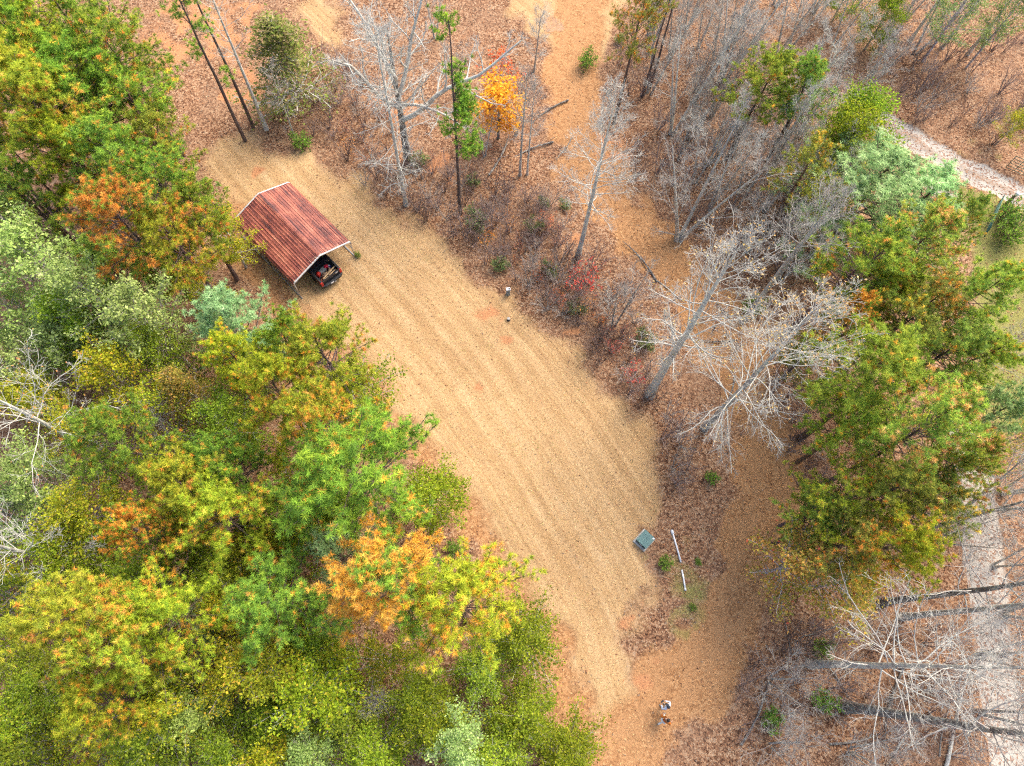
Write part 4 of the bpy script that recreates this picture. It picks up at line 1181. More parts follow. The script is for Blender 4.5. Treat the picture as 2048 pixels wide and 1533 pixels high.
place(bare_tree(352, 6.0, 2.8, base=0.1, n1=26, n2=6, n3=4, n4=2, trunk_r=0.12, ang=(1.0, 0.5), stems=3, stem_spread=0.22, bark=M_BARK_GREY, twig=M_TWIG_GREY, twig_r=0.010), (1540, 1360), 'pale twiggy bare tree beside the track bend, left of the level trunk', rz=2)

# ------------------------------------------------------------------ thicket shrubs
def shrub_proto(seed, h, stems, spread, twig, leaves=None, n2=7, n3=4, name='bare_shrub', twig_r=0.009, evergreen=None, leaf_size=(.05, .085)):
    rng = np.random.default_rng(seed)
    a = np.arange(stems) * 2.4 + rng.random(stems)
    st = np.stack([np.cos(a) * 0.15 * rng.random(stems), np.sin(a) * 0.15 * rng.random(stems), np.full(stems, -0.1)], 1)
    sp = spread * rng.uniform(0.3, 1.0, stems) / h
    b1, r1 = sweep(rng, st, np.stack([np.cos(a) * sp, np.sin(a) * sp, np.ones(stems)], 1), h * rng.uniform(0.7, 1.1, stems), 8, 0.02, 0.08, 0.02 + 0.004 * h, 0.008)
    g = Geo()
    g.add(*tube_geo(b1, r1, 5), (1, 1, 1))
    root = empty(name)
    link('stems', g.mesh('stems', twig, True), root)
    (b2, r2), _ = branch(rng, b1, r1, n2, 0.2, 1.0, 0.75, 0.25, lambda t, L: 0.42 * L * (1.15 - 0.8 * t), 5, 0.04, 0.14, 0.6, twig_r)
    (b3, r3), _ = branch(rng, b2, r2, n3, 0.2, 1.0, 0.7, 0.25, lambda t, L: np.maximum(0.5 * L * (1.1 - 0.6 * t), 0.15), 4, 0.03, 0.14, 0.6, twig_r * 0.7)
    g = Geo()
    g.add(*tube_geo(b2, r2, 4), (1, 1, 1))
    g.add(*tube_geo(b3, r3, 3), (1, 1, 1))
    link('twigs', g.mesh('twigs', twig, True), root)
    if leaves:
        cols, per = leaves
        t = rng.uniform(0.3, 1.0, (len(b3), per))
        p, _, _ = sample(b3, r3, t)
        p = p.reshape(-1, 3) + rng.standard_normal((len(b3) * per, 3)) * 0.07
        v, f = flat_leaves(rng, p, rng.uniform(leaf_size[0], leaf_size[1], len(p)), 0.8)
        g = Geo()
        g.add(v, f, np.repeat(pal(rng, len(p), cols), 4, 0))
        link('leaves', g.mesh('leaves', M_LEAF), root)
    root['h'] = h
    root['tone'] = {'brown_twig': 'brown', 'mauve_twig': 'mauve-grey', 'grey_twig': 'grey'}[twig.name]
    for c in root.children:
        if c.name.split('.')[0] in ('twigs', 'leaves'):
            c['kind'] = 'stuff'
    return hide_proto(root)


M_TWIG_MAUVE = bark_material('mauve_twig', (.17, .12, .105), (.36, .28, .25))
BARE = [shrub_proto(401, 3.2, 7, 1.6, M_TWIG_BROWN), shrub_proto(402, 2.6, 9, 1.5, M_TWIG_MAUVE), shrub_proto(403, 3.8, 5, 1.3, M_TWIG_MAUVE), shrub_proto(404, 2.0, 9, 1.5, M_TWIG_BROWN), shrub_proto(405, 3.0, 7, 1.8, M_TWIG_GREY)]
RUSTY = [shrub_proto(411, 2.2, 6, 1.2, M_TWIG_BROWN, ([(.4, .12, .03), (.33, .1, .04), (.5, .22, .05)], 1), n2=5, n3=3, name='rusty_shrub'), shrub_proto(412, 1.8, 7, 1.3, M_TWIG_MAUVE, ([(.28, .1, .06), (.22, .07, .045), (.4, .2, .1)], 1), n2=5, n3=3, name='rusty_shrub')]
RED = shrub_proto(421, 2.6, 7, 1.9, M_TWIG_MAUVE, ([(.55, .085, .045), (.6, .12, .06), (.45, .06, .04), (.58, .17, .07)], 3), n2=6, n3=3, name='red_leaved_shrub')
EVER = [shrub_proto(431, 1.6, 9, 1.1, M_TWIG_BROWN, ([(.10, .16, .05), (.14, .2, .06), (.08, .12, .04), (.2, .24, .1)], 3), n2=8, n3=4, name='evergreen_shrub'),
        shrub_proto(432, 1.4, 9, 1.1, M_TWIG_BROWN, ([(.12, .22, .025), (.16, .27, .03), (.09, .16, .025)], 3), n2=8, n3=4, name='evergreen_shrub')]

def put(proto, px, py, label, s=1.0, sz=None, group=None, cat='shrub', color=None, name=None):
    g = at(px, py)
    o = copy_thing(proto, (g[0], g[1], ground_z(g[0], g[1])), prng.uniform(0, 6.28), (s * prng.uniform(.9, 1.1), s * prng.uniform(.9, 1.1), sz or s), label, group, color)
    o['category'] = cat
    o.name = name or proto.name.split('.')[0]
    return o


MARKS = [('red carport', 650, 450), ('utility pedestal', 1016, 588), ('well cap', 1017, 640), ('slim white tree', 1156, 515), ('largest red shrub', 1160, 575), ('tall pale thick trunk', 1300, 788), ('large bare beech', 1408, 856),
         ('drooping pale tree', 812, 410), ('thin tufted pine', 920, 425), ('dark trunk with white limbs', 818, 330), ('slender twin trees', 1047, 352), ('golden tree', 990, 290), ('olive cedar', 575, 230), ('lane side bush', 607, 292),
         ('grey twin trunks', 1488, 640), ('many stemmed grey tree', 1358, 478), ('vase shaped pale tree', 1345, 265), ('narrow dark pine', 1600, 260), ('upper dark pine', 1500, 260), ('lone bush on tan ground', 1175, 132), ('mint white pine', 1700, 470),
         ('gravel road bend', 1770, 245), ('far green gate', 2010, 335), ('top right pale trunks', 1880, 95), ('level grey trunk', 1635, 1328), ('dark thick trunk', 1690, 1414), ('people', 1340, 1430), ('fallen birch log', 1895, 1490), ('track bend', 1480, 1250),
         ('pale road', 1975, 1200), ('dark pine dome', 1640, 830), ('rounded grey-green bush', 955, 455), ('thin red shrub', 1225, 700), ('leaning pale trunk', 533, 262), ('star of pale twigs at bottom', 1545, 1490), ('upper right corner', 2010, 100)]
MARK_XY = [(m[0],) + tuple(at2(m[1:])) for m in MARKS]
TONE = {}
USED = set()


def scatter(poly, n, protos, word, group, smin=0.7, smax=1.25, seed=0, min_d=0.9, cat='shrub'):
    """shrubs told apart by size, tone and the landmark they stand nearest to"""
    r_ = np.random.default_rng(seed)
    P = np.array([at2(p) for p in poly])
    lo, hi = P.min(0), P.max(0)
    got = []
    tries = 0
    while len(got) < n and tries < n * 60:
        tries += 1
        q = lo + (hi - lo) * r_.random(2)
        if poly_sd(q[None], poly)[0] < 0.1:
            continue
        if any((q[0] - w[0]) ** 2 + (q[1] - w[1]) ** 2 < min_d ** 2 for w in got):
            continue
        got.append(q)
        pr = protos[int(r_.integers(len(protos)))]
        s = r_.uniform(smin, smax)
        v = r_.uniform(0.85, 1.15)
        near_ = sorted(MARK_XY, key=lambda m: (m[1] - q[0]) ** 2 + (m[2] - q[1]) ** 2)[0]
        hh = s * pr['h']
        dx_, dy_ = q[0] - near_[1], q[1] - near_[2]
        dist = math.hypot(dx_, dy_)
        side = ('right of' if dx_ > 0 else 'left of') if abs(dx_) > abs(dy_) else ('above' if dy_ > 0 else 'below')
        far_ = 'close ' if dist < 2.2 else ('' if dist < 4.5 else 'some way ')
        label = '%s %s %s %s%s the %s' % (('short' if hh < 1.9 else 'long') if cat == 'branch' else ('small' if hh < 8 else 'tall') if cat == 'tree' else 'low' if hh < 2.0 else ('waist high' if hh < 2.7 else 'tall'), TONE.get(pr['tone'], pr['tone']), word, far_, side, near_[0])
        for alt in sorted(MARK_XY, key=lambda m: (m[1] - q[0]) ** 2 + (m[2] - q[1]) ** 2)[1:5]:
            if label in USED:
                more = label.split(', ')[0] + ', toward the ' + alt[0]
                if len(more.split()) <= 16:
                    label = more
        USED.add(label)
        o = copy_thing(pr, (q[0], q[1], ground_z(*q)), r_.uniform(0, 6.28), (s, s, s * r_.uniform(0.8, 1.2)), label, group, (v, v, v, 1))
        o['category'] = cat
        o.name = pr.name.split('.')[0]


BARE_T = []
for k, (h_, sp_, st_) in enumerate([(9.0, 2.8, 3), (10.5, 2.4, 2), (8.0, 3.0, 4)]):
    t_ = bare_tree(360 + k, h_, sp_, base=0.18, n1=24, n2=7, n3=6, n4=2, trunk_r=0.16, ang=(0.8, 0.4), stems=st_, stem_spread=0.16, bark=M_BARK_GREY, twig=(M_TWIG_GREY, M_TWIG_PALE, M_TWIG_GREY)[k], twig_r=0.010)
    t_['tone'] = ('grey', 'pale', 'greyish')[k]
    BARE_T.append(hide_proto(t_))
for k, (b, h) in enumerate([((1470, 420), 9), ((1545, 330), 10), ((1420, 330), 9), ((1300, 100), 9), ((1560, 560), 8)]):
    g_ = at(*b)
    o = copy_thing(BARE_T[k % 3], (g_[0], g_[1], ground_z(g_[0], g_[1])), k * 0.8, (h / 9.5,) * 3,
                   ['grey bare clump right of the spreading many stemmed tree', 'pale bare clump under the dark green pine at upper right', 'grey bare clump above the spreading many stemmed tree',
                    'grey bare clump near the top edge beside the olive pine', 'pale bare tree right of the grey twin trunks'][k], None)
    o['category'] = 'tree'
    o.name = 'bare_tree'
scatter([(1240, 60), (1420, 10), (1640, 150), (1620, 300), (1570, 520), (1480, 540), (1420, 470), (1300, 330)], 24, BARE_T, 'leafless tree', 'bare trees of the upper right wood', 0.7, 1.1, 21, 2.2, 'tree')
scatter([(1400, -30), (1800, -30), (1860, 160), (1740, 200), (1560, 80)], 12, BARE_T, 'leafless tree', 'bare trees along the top right edge', 0.7, 1.1, 22, 2.2, 'tree')
scatter([(1850, 1000), (2040, 960), (2050, 1500), (1850, 1480)], 7, BARE_T, 'leafless tree', 'bare trees by the pale road', 0.8, 1.2, 23, 3.0, 'tree')
scatter([(860, 20), (1060, 20), (1080, 250), (960, 330), (880, 200)], 6, BARE_T, 'leafless tree', 'bare trees around the golden tree', 0.5, 0.8, 24, 2.2, 'tree')


def stick_proto(seed, L, r):
    rng = np.random.default_rng(seed)
    K = 8
    u = np.linspace(0, 1, K)
    p = np.stack([(u - 0.5) * L, 0.06 * L * np.sin(u * 3 + seed), 0.02 + r + 0.05 * rng.random(K)], 1)[None]
    rr = (r * (1 - 0.7 * u))[None]
    root = empty('fallen_branch')
    g = Geo()
    g.add(*tube_geo(p, rr, 7), (1, 1, 1))
    link('limb', g.mesh('limb', M_BARK_DARK, True), root)
    (b, q), _ = branch(rng, p, rr, 6, 0.3, 0.98, 0.7, 0.2, lambda t, L_: 0.3 * L_ * (1.1 - t), 4, -0.03, 0.1, 0.5, 0.01)
    b[:, :, 2] = np.clip(b[:, :, 2], 0.03, 0.4)
    g = Geo()
    g.add(*tube_geo(b, q, 4), (1, 1, 1))
    link('side_twigs', g.mesh('side_twigs', M_TWIG_GREY, True), root)['kind'] = 'stuff'
    root['h'], root['tone'] = 2.2, 'grey'
    return hide_proto(root)


STICKS = [stick_proto(1, 3.2, 0.06), stick_proto(2, 2.2, 0.04), stick_proto(3, 4.5, 0.09)]
scatter([(860, 340), (1100, 300), (1260, 520), (1300, 560), (1230, 380), (1080, 180), (900, 200)], 6, STICKS, 'fallen branch', 'fallen branches under the trees at top centre', 0.6, 1.1, 31, 2.5, 'branch')
scatter([(1300, 560), (1600, 560), (1680, 900), (1450, 900), (1350, 760)], 8, STICKS, 'fallen branch', 'fallen branches under the beech', 0.6, 1.1, 32, 2.5, 'branch')
scatter([(1500, 1260), (1880, 1240), (1900, 1520), (1480, 1520)], 9, STICKS, 'fallen branch', 'fallen branches in the lower right wood', 0.6, 1.1, 33, 2.0, 'branch')
scatter([(700, 360), (800, 330), (930, 360), (1100, 400), (1150, 480), (1260, 580), (1300, 700), (1330, 800), (1390, 900), (1360, 1000), (1345, 960), (1290, 830), (1200, 730), (1130, 660), (1060, 590), (970, 540), (900, 480), (800, 420)], 105, BARE,
        'leafless shrub', 'bare shrubs of the thicket beside the clearing', 0.6, 1.1, 1)
scatter([(600, 140), (690, 120), (800, 240), (760, 330), (690, 345), (620, 270)], 24, BARE, 'leafless shrub', 'bare shrubs between cedar and white limbed tree', 0.6, 1.1, 2)
scatter([(1220, 120), (1400, 120), (1700, 250), (1690, 420), (1640, 560), (1500, 560), (1340, 420), (1230, 330)], 60, BARE, 'leafless shrub', 'bare shrubs of the upper right wood', 0.7, 1.3, 3)
scatter([(1480, 1300), (1600, 1250), (1900, 1250), (1930, 1533), (1480, 1533), (1450, 1440)], 44, BARE, 'leafless shrub', 'bare shrubs of the lower right wood', 0.6, 1.1, 4)
scatter([(1760, 90), (2060, 60), (2060, 290), (1960, 310), (1850, 270), (1770, 210)], 40, BARE, 'leafless shrub', 'bare shrubs above the gravel road', 0.6, 1.2, 5)
scatter([(1350, 620), (1500, 660), (1600, 800), (1660, 960), (1590, 980), (1560, 820), (1440, 700)], 16, BARE, 'leafless shrub', 'bare shrubs between track and dark pines', 0.6, 1.0, 6)
scatter([(930, 440), (1080, 430), (1200, 540), (1280, 720), (1230, 700), (1100, 600), (1000, 530)], 22, RUSTY, 'rusty leaved shrub', 'rusty shrubs of the thicket', 0.5, 1.0, 7, 1.2)
scatter([(630, 180), (760, 180), (880, 340), (700, 340)], 12, RUSTY, 'rusty leaved shrub', 'rusty shrubs under the white limbed tree', 0.5, 1.0, 8, 1.2)
put(RED, 1160, 575, 'largest bright red leaved shrub, in the thicket at centre right', 1.15)
put(RED, 1115, 605, 'small bright red leaved shrub on the clearing side of the largest one', 0.6)
put(RED, 1265, 760, 'red leaved shrub at the foot of the tall pale thick trunked tree', 0.75)
put(RED, 1090, 455, 'sparse pinkish red shrub above the largest red one, by the slim white tree', 0.6)
put(RED, 1225, 700, 'thin red shrub between the two biggest red leaved shrubs', 0.5)
put(RUSTY[0], 970, 490, 'orange yellow leaved shrub beside the grey-green bush at the clearing edge', 0.95, color=(1.5, 1.5, .8, 1))
for (px, py, s, lab) in [(955, 455, 1.25, 'rounded grey-green bush at the top of the thicket by the clearing'), (1065, 465, 0.9, 'grey-green bush right of the rounded one in the thicket'), (1088, 412, 0.55, 'small green bush left of a like one near the slim white tree'),
                         (1130, 418, 0.6, 'small green bush right of a like one near the slim white tree'), (1002, 535, 0.8, 'dark green bush at the clearing edge above the utility pedestal'), (1100, 545, 0.8, 'dark green bush left of the largest red leaved shrub'),
                         (1150, 625, 0.9, 'olive green bush below the largest red leaved shrub'), (1290, 690, 1.0, 'olive bush left of the tall pale thick trunk'), (840, 330, 0.9, 'dark green bush right of the drooping pale tree'),
                         (945, 370, 0.7, 'small yellowish green bush beside the thin pine trunk')]:
    put(EVER[0], px, py, lab, s)
for (px, py, s, lab) in [(607, 292, 1.05, 'round green bush above the carport, beside the lane'), (1175, 132, 1.15, 'green bush alone on the tan ground at top centre'), (1237, 85, 0.6, 'tiny green bush above right of the lone bush at top'),
                         (912, 1098, 0.7, 'small dark green bush at the foot of the big bright pine in the clearing'), (1330, 1128, 0.62, 'bright green weed clump beside the green utility box'), (1385, 1215, 0.28, 'small green weed below the white pipe'),
                         (1395, 1125, 0.3, 'small green weed right of the white pipe'), (1640, 1300, 0.9, 'green bush at the foot of the level grey trunk'), (1540, 1440, 0.9, 'green bush at the bottom among pale twigs, right of the people'),
                         (1640, 1400, 0.9, 'green bush left of the dark thick trunk at lower right'), (1500, 620, 1.0, 'green bush under the grey twin trunks'), (1420, 960, 0.6, 'green bush under the large beech near the track'),
                         (716, 512, 0.35, 'green weed at the right front leg of the carport'), (2010, 480, 1.6, 'leafy green bush by the white pole at the right edge'), (2000, 440, 1.2, 'green bush between the white pole and the gravel road')]:
    put(EVER[1], px, py, lab, s)
put(RUSTY[0], 2015, 425, 'yellow leaved bush by the green gate at the right edge', 0.8, color=(1.6, 2.6, .4, 1))

# ------------------------------------------------------------------ small mesh kit for built things
class MB:
    def __init__(self):
        self.v, self.f = [], []

    def add(self, vs, fs, M=None):
        n = len(self.v)
        for p in vs:
            p = Vector(p)
            self.v.append(tuple(M @ p if M is not None else p))
        self.f += [tuple(i + n for i in f) for f in fs]
        return self

    def box(self, x0, x1, y0, y1, z0, z1, M=None):
        vs = [(x, y, z) for x in (x0, x1) for y in (y0, y1) for z in (z0, z1)]
        return self.add(vs, [(0, 1, 3, 2), (4, 6, 7, 5), (0, 4, 5, 1), (2, 3, 7, 6), (0, 2, 6, 4), (1, 5, 7, 3)], M)

    def prism(self, poly, axis, a0, a1, M=None):
        """polygon in the two other axes, extruded along axis from a0 to a1"""
        n = len(poly)

        def put(a, p):
            q = [0, 0, 0]
            o = [i for i in range(3) if i != axis]
            q[axis], q[o[0]], q[o[1]] = a, p[0], p[1]
            return q
        vs = [put(a0, p) for p in poly] + [put(a1, p) for p in poly]
        fs = [tuple(range(n)), tuple(range(2 * n - 1, n - 1, -1))] + [(i, i + n, (i + 1) % n + n, (i + 1) % n) for i in range(n)]
        return self.add(vs, fs, M)

    def tube(self, pts, r, S=8, cap=True):
        pts = np.array(pts, float)
        rad = np.broadcast_to(np.array(r, float), (len(pts),))
        v, f = tube_geo(pts[None], rad[None], S)
        fs = [tuple(q) for q in f]
        if cap:
            fs += [tuple(range(S)), tuple(range(len(v) - 1, len(v) - S - 1, -1))]
        return self.add(v, fs)

    def lathe(self, prof, S=20, M=None, axis_z=True):
        """profile of (radius, height)"""
        vs, fs = [], []
        for (r, z) in prof:
            for k in range(S):
                a = 2 * math.pi * k / S
                vs.append((r * math.cos(a), r * math.sin(a), z))
        for i in range(len(prof) - 1):
            for k in range(S):
                fs.append((i * S + k, i * S + (k + 1) % S, (i + 1) * S + (k + 1) % S, (i + 1) * S + k))
        fs.append(tuple(range(S - 1, -1, -1)))
        fs.append(tuple(range((len(prof) - 1) * S, len(prof) * S)))
        return self.add(vs, fs, M)

    def build(self, name, mat, parent=None, bevel=0.0, smooth=False, loc=(0, 0, 0), rot=(0, 0, 0)):
        me = bpy.data.meshes.new(name)
        me.from_pydata(self.v, [], self.f)
        bm = bmesh.new()
        bm.from_mesh(me)
        bmesh.ops.recalc_face_normals(bm, faces=bm.faces)
        bm.to_mesh(me)
        bm.free()
        if smooth:
            me.polygons.foreach_set('use_smooth', np.ones(len(me.polygons), bool))
        me.materials.append(mat)
        o = link(name, me, parent, loc, rot)
        if bevel:
            b = o.modifiers.new('bevel', 'BEVEL')
            b.width = bevel
            b.segments = 2
            b.limit_method = 'ANGLE'
        return o


# ------------------------------------------------------------------ red metal carport
def rust_roof():
    N = Nodes('rusty_red_roof')
    tc = N.n('TexCoord').outputs['Object']
    mp = N.n('Mapping', Vector=tc)
    mp.inputs['Scale'].default_value = (4.0, 0.16, 4.0)
    st = N.noise(mp.outputs[0], 1.4, 4.0, 0.65)
    mp2 = N.n('Mapping', Vector=tc)
    mp2.inputs['Scale'].default_value = (14.0, 0.22, 14.0)
    st2 = N.noise(mp2.outputs[0], 1.0, 3.0, 0.6)
    blot = N.noise(tc, 0.9, 4.0, 0.6)
    v = N.math('ADD', N.math('MULTIPLY', st, 0.6), N.math('ADD', N.math('MULTIPLY', blot, 0.45), N.math('MULTIPLY', N.math('SUBTRACT', st2, 0.5), 0.7)))
    col = N.ramp(v, [(0.36, (.07, .024, .022)), (0.46, (.17, .045, .034)), (0.55, (.31, .085, .052)), (0.66, (.42, .145, .085)), (0.8, (.48, .23, .15))])
    spot = N.noise(tc, 5.0, 5.0, 0.7)
    y = N.n('SeparateXYZ', Vector=tc).outputs[1]
    edge = N.ramp(N.math('MULTIPLY', y, 0.5), [(0.0, (1, 1, 1)), (0.55, (0, 0, 0))])
    pk = N.math('MULTIPLY_ADD', edge, 0.16, spot)
    peel = N.ramp(pk, [(0.68, (0, 0, 0)), (0.74, (1, 1, 1))])
    col = N.mix(N.math('MULTIPLY', peel, 0.85), col, (.46, .30, .2))
    p = N.n('BsdfPrincipled', Base_Color=col, Roughness=N.math('MULTIPLY_ADD', st, 0.3, 0.4), Metallic=0.0)
    p.inputs['Specular IOR Level'].default_value = 0.45
    return N.done(p.outputs[0])


M_ROOF = rust_roof()
M_WHITE = plain('white_metal_trim', (.58, .56, .53), 0.5, 0.0, 0.14, 5.0)
M_GALV = plain('galvanised_tube', (.34, .34, .33), 0.45, 0.5, 0.12, 5.0)
F = np.array([-15.13, 26.58])
CP_RZ = math.radians(48.9)
carport = empty('carport', (F[0], F[1], 0.0), CP_RZ)
tag(carport, 'red metal carport with rusty ribbed roof and white edge trim', 'carport')
CW, CL, CE, CRD = 2.72, 7.6, 1.72, 3.0


def cp_profile(n_arc=6):
    """right half of the roof line from the low edge up to the ridge"""
    pts = [(CW, CE), (CW, CE + 0.12)]
    slope = math.atan2(CRD - 2.2, 2.42)
    cx, cz, rr = CW - 0.3, CE + 0.14, 0.3
    for k in range(n_arc + 1):
        a = (math.pi / 2 - slope) * k / n_arc
        pts.append((cx + rr * math.cos(a), cz + rr * math.sin(a)))
    pts.append((0.0, CRD))
    return np.array(pts)


PROF = cp_profile()
_seg = np.linalg.norm(np.diff(PROF, axis=0), axis=1)
_acc = np.concatenate([[0], np.cumsum(_seg)])


def prof_at(s):
    x = np.interp(s, _acc, PROF[:, 0])
    z = np.interp(s, _acc, PROF[:, 1])
    e = 0.02
    dx = np.interp(s + e, _acc, PROF[:, 0]) - np.interp(s - e, _acc, PROF[:, 0])
    dz = np.interp(s + e, _acc, PROF[:, 1]) - np.interp(s - e, _acc, PROF[:, 1])
    L = math.hypot(dx, dz) or 1
    return x, z, dz / L, -dx / L


TOT = float(_acc[-1])
for side in (1, -1):
    edges = np.linspace(0, TOT, 5)
    for j in range(4):
        s0, s1 = edges[j] - (0.04 if j else 0), edges[j + 1]
        ss = []
        rib = 0.235
        s = s0
        grid = sorted(set([s0, s1] + [k * 0.05 + s0 for k in range(1, int((s1 - s0) / 0.05))] + [q for m in range(int(s0 / rib), int(s1 / rib) + 2) for q in (m * rib - 0.045, m * rib - 0.022, m * rib + 0.022, m * rib + 0.045) if s0 < q < s1]))
        rows = []
        for q in grid:
            x, z, nx, nz = prof_at(q)
            d = abs(((q + rib / 2) % rib) - rib / 2)
            hgt = 0.03 * float(np.clip((0.046 - d) / 0.022, 0, 1))
            off = hgt + 0.004 * j
            rows.append((side * (x + nx * off), z + nz * off))
        ny = 10
        vs, fs = [], []
        for a in range(ny + 1):
            y = CL * a / ny
            for (x, z) in rows:
                vs.append((x, y, z + 0.006 * math.sin(a * 1.7 + j + x * 3)))
        R_ = len(rows)
        for a in range(ny):
            for b in range(R_ - 1):
                fs.append((a * R_ + b, a * R_ + b + 1, (a + 1) * R_ + b + 1, (a + 1) * R_ + b))
        o = MB().add(vs, fs).build('roof_panel', M_ROOF, carport)
        so = o.modifiers.new('thick', 'SOLIDIFY')
        so.thickness = 0.004
half = [prof_at(q)[:2] for q in np.linspace(0, TOT, 22)]
for k, y in enumerate(np.linspace(0.04, CL - 0.04, 7)):
    pts = [(CW - 0.04, y, 0.0)] + [(x - 0.04 if x > CW - 0.1 else x, y, z - 0.05) for (x, z) in half] + [(-(x - 0.04 if x > CW - 0.1 else x), y, z - 0.05) for (x, z) in half[::-1][1:]] + [(-(CW - 0.04), y, 0.0)]
    MB().tube(pts, 0.032, 6).build('frame_hoop', M_WHITE if k in (0, 6) else M_GALV, carport, smooth=True)
for y, s in ((-0.03, 1), (CL + 0.03, -1)):
    ring = [(x + prof_at(q)[2] * 0.03, z + prof_at(q)[3] * 0.03) for q, (x, z) in zip(np.linspace(0, TOT, 22), half)]
    path = ring + [(-x, z) for (x, z) in ring[::-1][1:]]
    vs, fs = [], []
    for (x, z) in path:
        vs += [(x, y, z - 0.07), (x, y, z + 0.012), (x, y + s * 0.11, z + 0.012)]
    for i in range(len(path) - 1):
        a, b = 3 * i, 3 * i + 3
        fs += [(a, a + 1, b + 1, b), (a + 1, a + 2, b + 2, b + 1)]
    o = MB().add(vs, fs).build('edge_trim', M_WHITE, carport)
    so = o.modifiers.new('thick', 'SOLIDIFY')
    so.thickness = 0.008
for s in (1, -1):
    MB().box(s * (CW - 0.04) - 0.04, s * (CW - 0.04) + 0.04, -0.2, CL + 0.1, -0.04, 0.05).build('base_rail', M_GALV, carport, 0.008)
    MB().box(s * (CW + 0.02) - 0.012, s * (CW + 0.02) + 0.012, 0.02, CL - 0.02, CE - 0.06, CE - 0.003).build('eave_rail', M_WHITE, carport, 0.004)
    for y in (0.05, CL - 0.05):
        MB().tube([(s * (CW - 0.05), y + (0.7 if y < 1 else -0.7), 0.9 if False else 1.72), (s * (CW - 0.05), y, 1.05)], 0.02, 6).build('brace', M_GALV, carport)

# ------------------------------------------------------------------ black pickup
M_PAINT = plain('black_truck_paint', (.013, .015, .020), 0.3, 0.0, 0.1, 2.0, spec=0.6)
M_TRIM = plain('black_plastic', (.028, .029, .031), 0.6, 0.0, 0.15, 8.0)
M_GLASS = plain('dark_glass', (.012, .014, .017), 0.12, 0.0, 0.02, 2.0, spec=0.7)
M_RED = plain('red_lamp', (.62, .03, .022), 0.25, 0.0, 0.08, 20.0, spec=0.6)
M_TYRE = plain('tyre_rubber', (.02, .02, .02), 0.85, 0.0, 0.15, 20.0)
M_RIM = plain('wheel_metal', (.3, .3, .31), 0.35, 0.8, 0.1, 8.0)
M_PLATE = plain('number_plate', (.72, .73, .74), 0.45, 0.0, 0.05, 20.0)
M_CHROME = plain('bright_step', (.5, .5, .5), 0.3, 0.7, 0.1, 10.0)
tr = empty('pickup_truck', (-14.62, 26.05, 0.0), math.radians(49.5))
tag(tr, 'black pickup truck parked under the red carport with loaded open bed', 'pickup')
TW = 0.97


def arch_profile(y0, y1, z0, z1, arches):
    pts = [(y0, z0)]
    for (c, r) in arches:
        pts += [(c - r, z0)] + [(c - r * math.cos(a), z0 + r * 0.95 * math.sin(a)) for a in np.linspace(0.15, math.pi - 0.15, 9)] + [(c + r, z0)]
    return pts + [(y1, z0), (y1, z1), (y0, z1)]


for s in (-1, 1):
    MB().prism(arch_profile(0.02, 1.95, 0.48, 1.12, [(1.15, 0.43)]), 0, s * TW, s * (TW - 0.13)).build('bed_side', M_PAINT, tr, 0.03)
    MB().prism([(0.05, 1.12), (1.95, 1.12), (1.95, 1.15), (0.05, 1.15)], 0, s * (TW - 0.01), s * (TW - 0.15)).build('bed_rail_cap', M_TRIM, tr, 0.01)
    MB().prism(arch_profile(1.97, 5.35, 0.45, 1.08, [(4.55, 0.45)]), 0, s * TW, s * (TW - 0.5)).build('body_side', M_PAINT, tr, 0.05)
    lamp = MB().prism([(-0.05, 0.62), (0.26, 0.66), (0.26, 1.08), (-0.03, 1.10)], 0, s * (TW + 0.015), s * (TW - 0.17)).build('tail_lamp', M_RED, tr, 0.02)
    MB().prism([(5.1, 0.75), (5.38, 0.75), (5.36, 0.95), (5.05, 0.98)], 0, s * (TW + 0.01), s * (TW - 0.35)).build('headlight', M_PLATE, tr, 0.02)
    mir = MB().box(s * (TW + 0.02), s * (TW + 0.22), 3.5, 3.6, 1.05, 1.28).build('wing_mirror', M_TRIM, tr, 0.03)
    for yc in (1.15, 4.55):
        w = empty('wheel', (s * (TW - 0.13), yc, 0.38))
        w.parent = tr
        MB().lathe([(0.25, -0.12), (0.36, -0.13), (0.385, -0.09), (0.385, 0.09), (0.36, 0.13), (0.25, 0.12)], 24).build('tyre', M_TYRE, w, 0.0, True, rot=(0, math.pi / 2, 0))
        MB().lathe([(0.06, -0.10), (0.24, -0.11), (0.25, 0.0), (0.25, 0.09), (0.08, 0.11 if s > 0 else 0.11)], 18).build('rim', M_RIM, w, 0.0, False, rot=(0, math.pi / 2 * s, 0))
MB().box(-TW + 0.12, TW - 0.12, 0.06, 1.95, 0.55, 0.62).build('bed_floor', M_TRIM, tr)
MB().box(-TW + 0.12, TW - 0.12, 1.86, 1.95, 0.62, 1.13).build('bed_front', M_PAINT, tr, 0.01)
MB().prism([(-0.03, 0.60), (0.06, 0.60), (0.07, 1.13), (-0.02, 1.14)], 0, -TW + 0.13, TW - 0.13).build('tailgate', M_PAINT, tr, 0.015)
MB().box(-0.16, 0.16, -0.05, -0.02, 0.92, 1.0).build('tailgate_handle', M_TRIM, tr, 0.01)
MB().prism([(-TW + 0.02, -0.08), (-TW + 0.25, -0.24), (TW - 0.25, -0.24), (TW - 0.02, -0.08), (TW - 0.02, 0.0), (-TW + 0.02, 0.0)], 2, 0.42, 0.63).build('rear_bumper', M_TRIM, tr, 0.03)
MB().box(-0.30, -0.01, -0.262, -0.245, 0.52, 0.65).build('number_plate', M_PLATE, tr, 0.004)
MB().box(0.42, 0.62, -0.045, -0.033, 0.98, 1.06).build('badge', M_PLATE, tr, 0.004)
MB().box(0.08, 0.16, -0.30, -0.2, 0.44, 0.5).build('tow_hitch', M_CHROME, tr, 0.01)
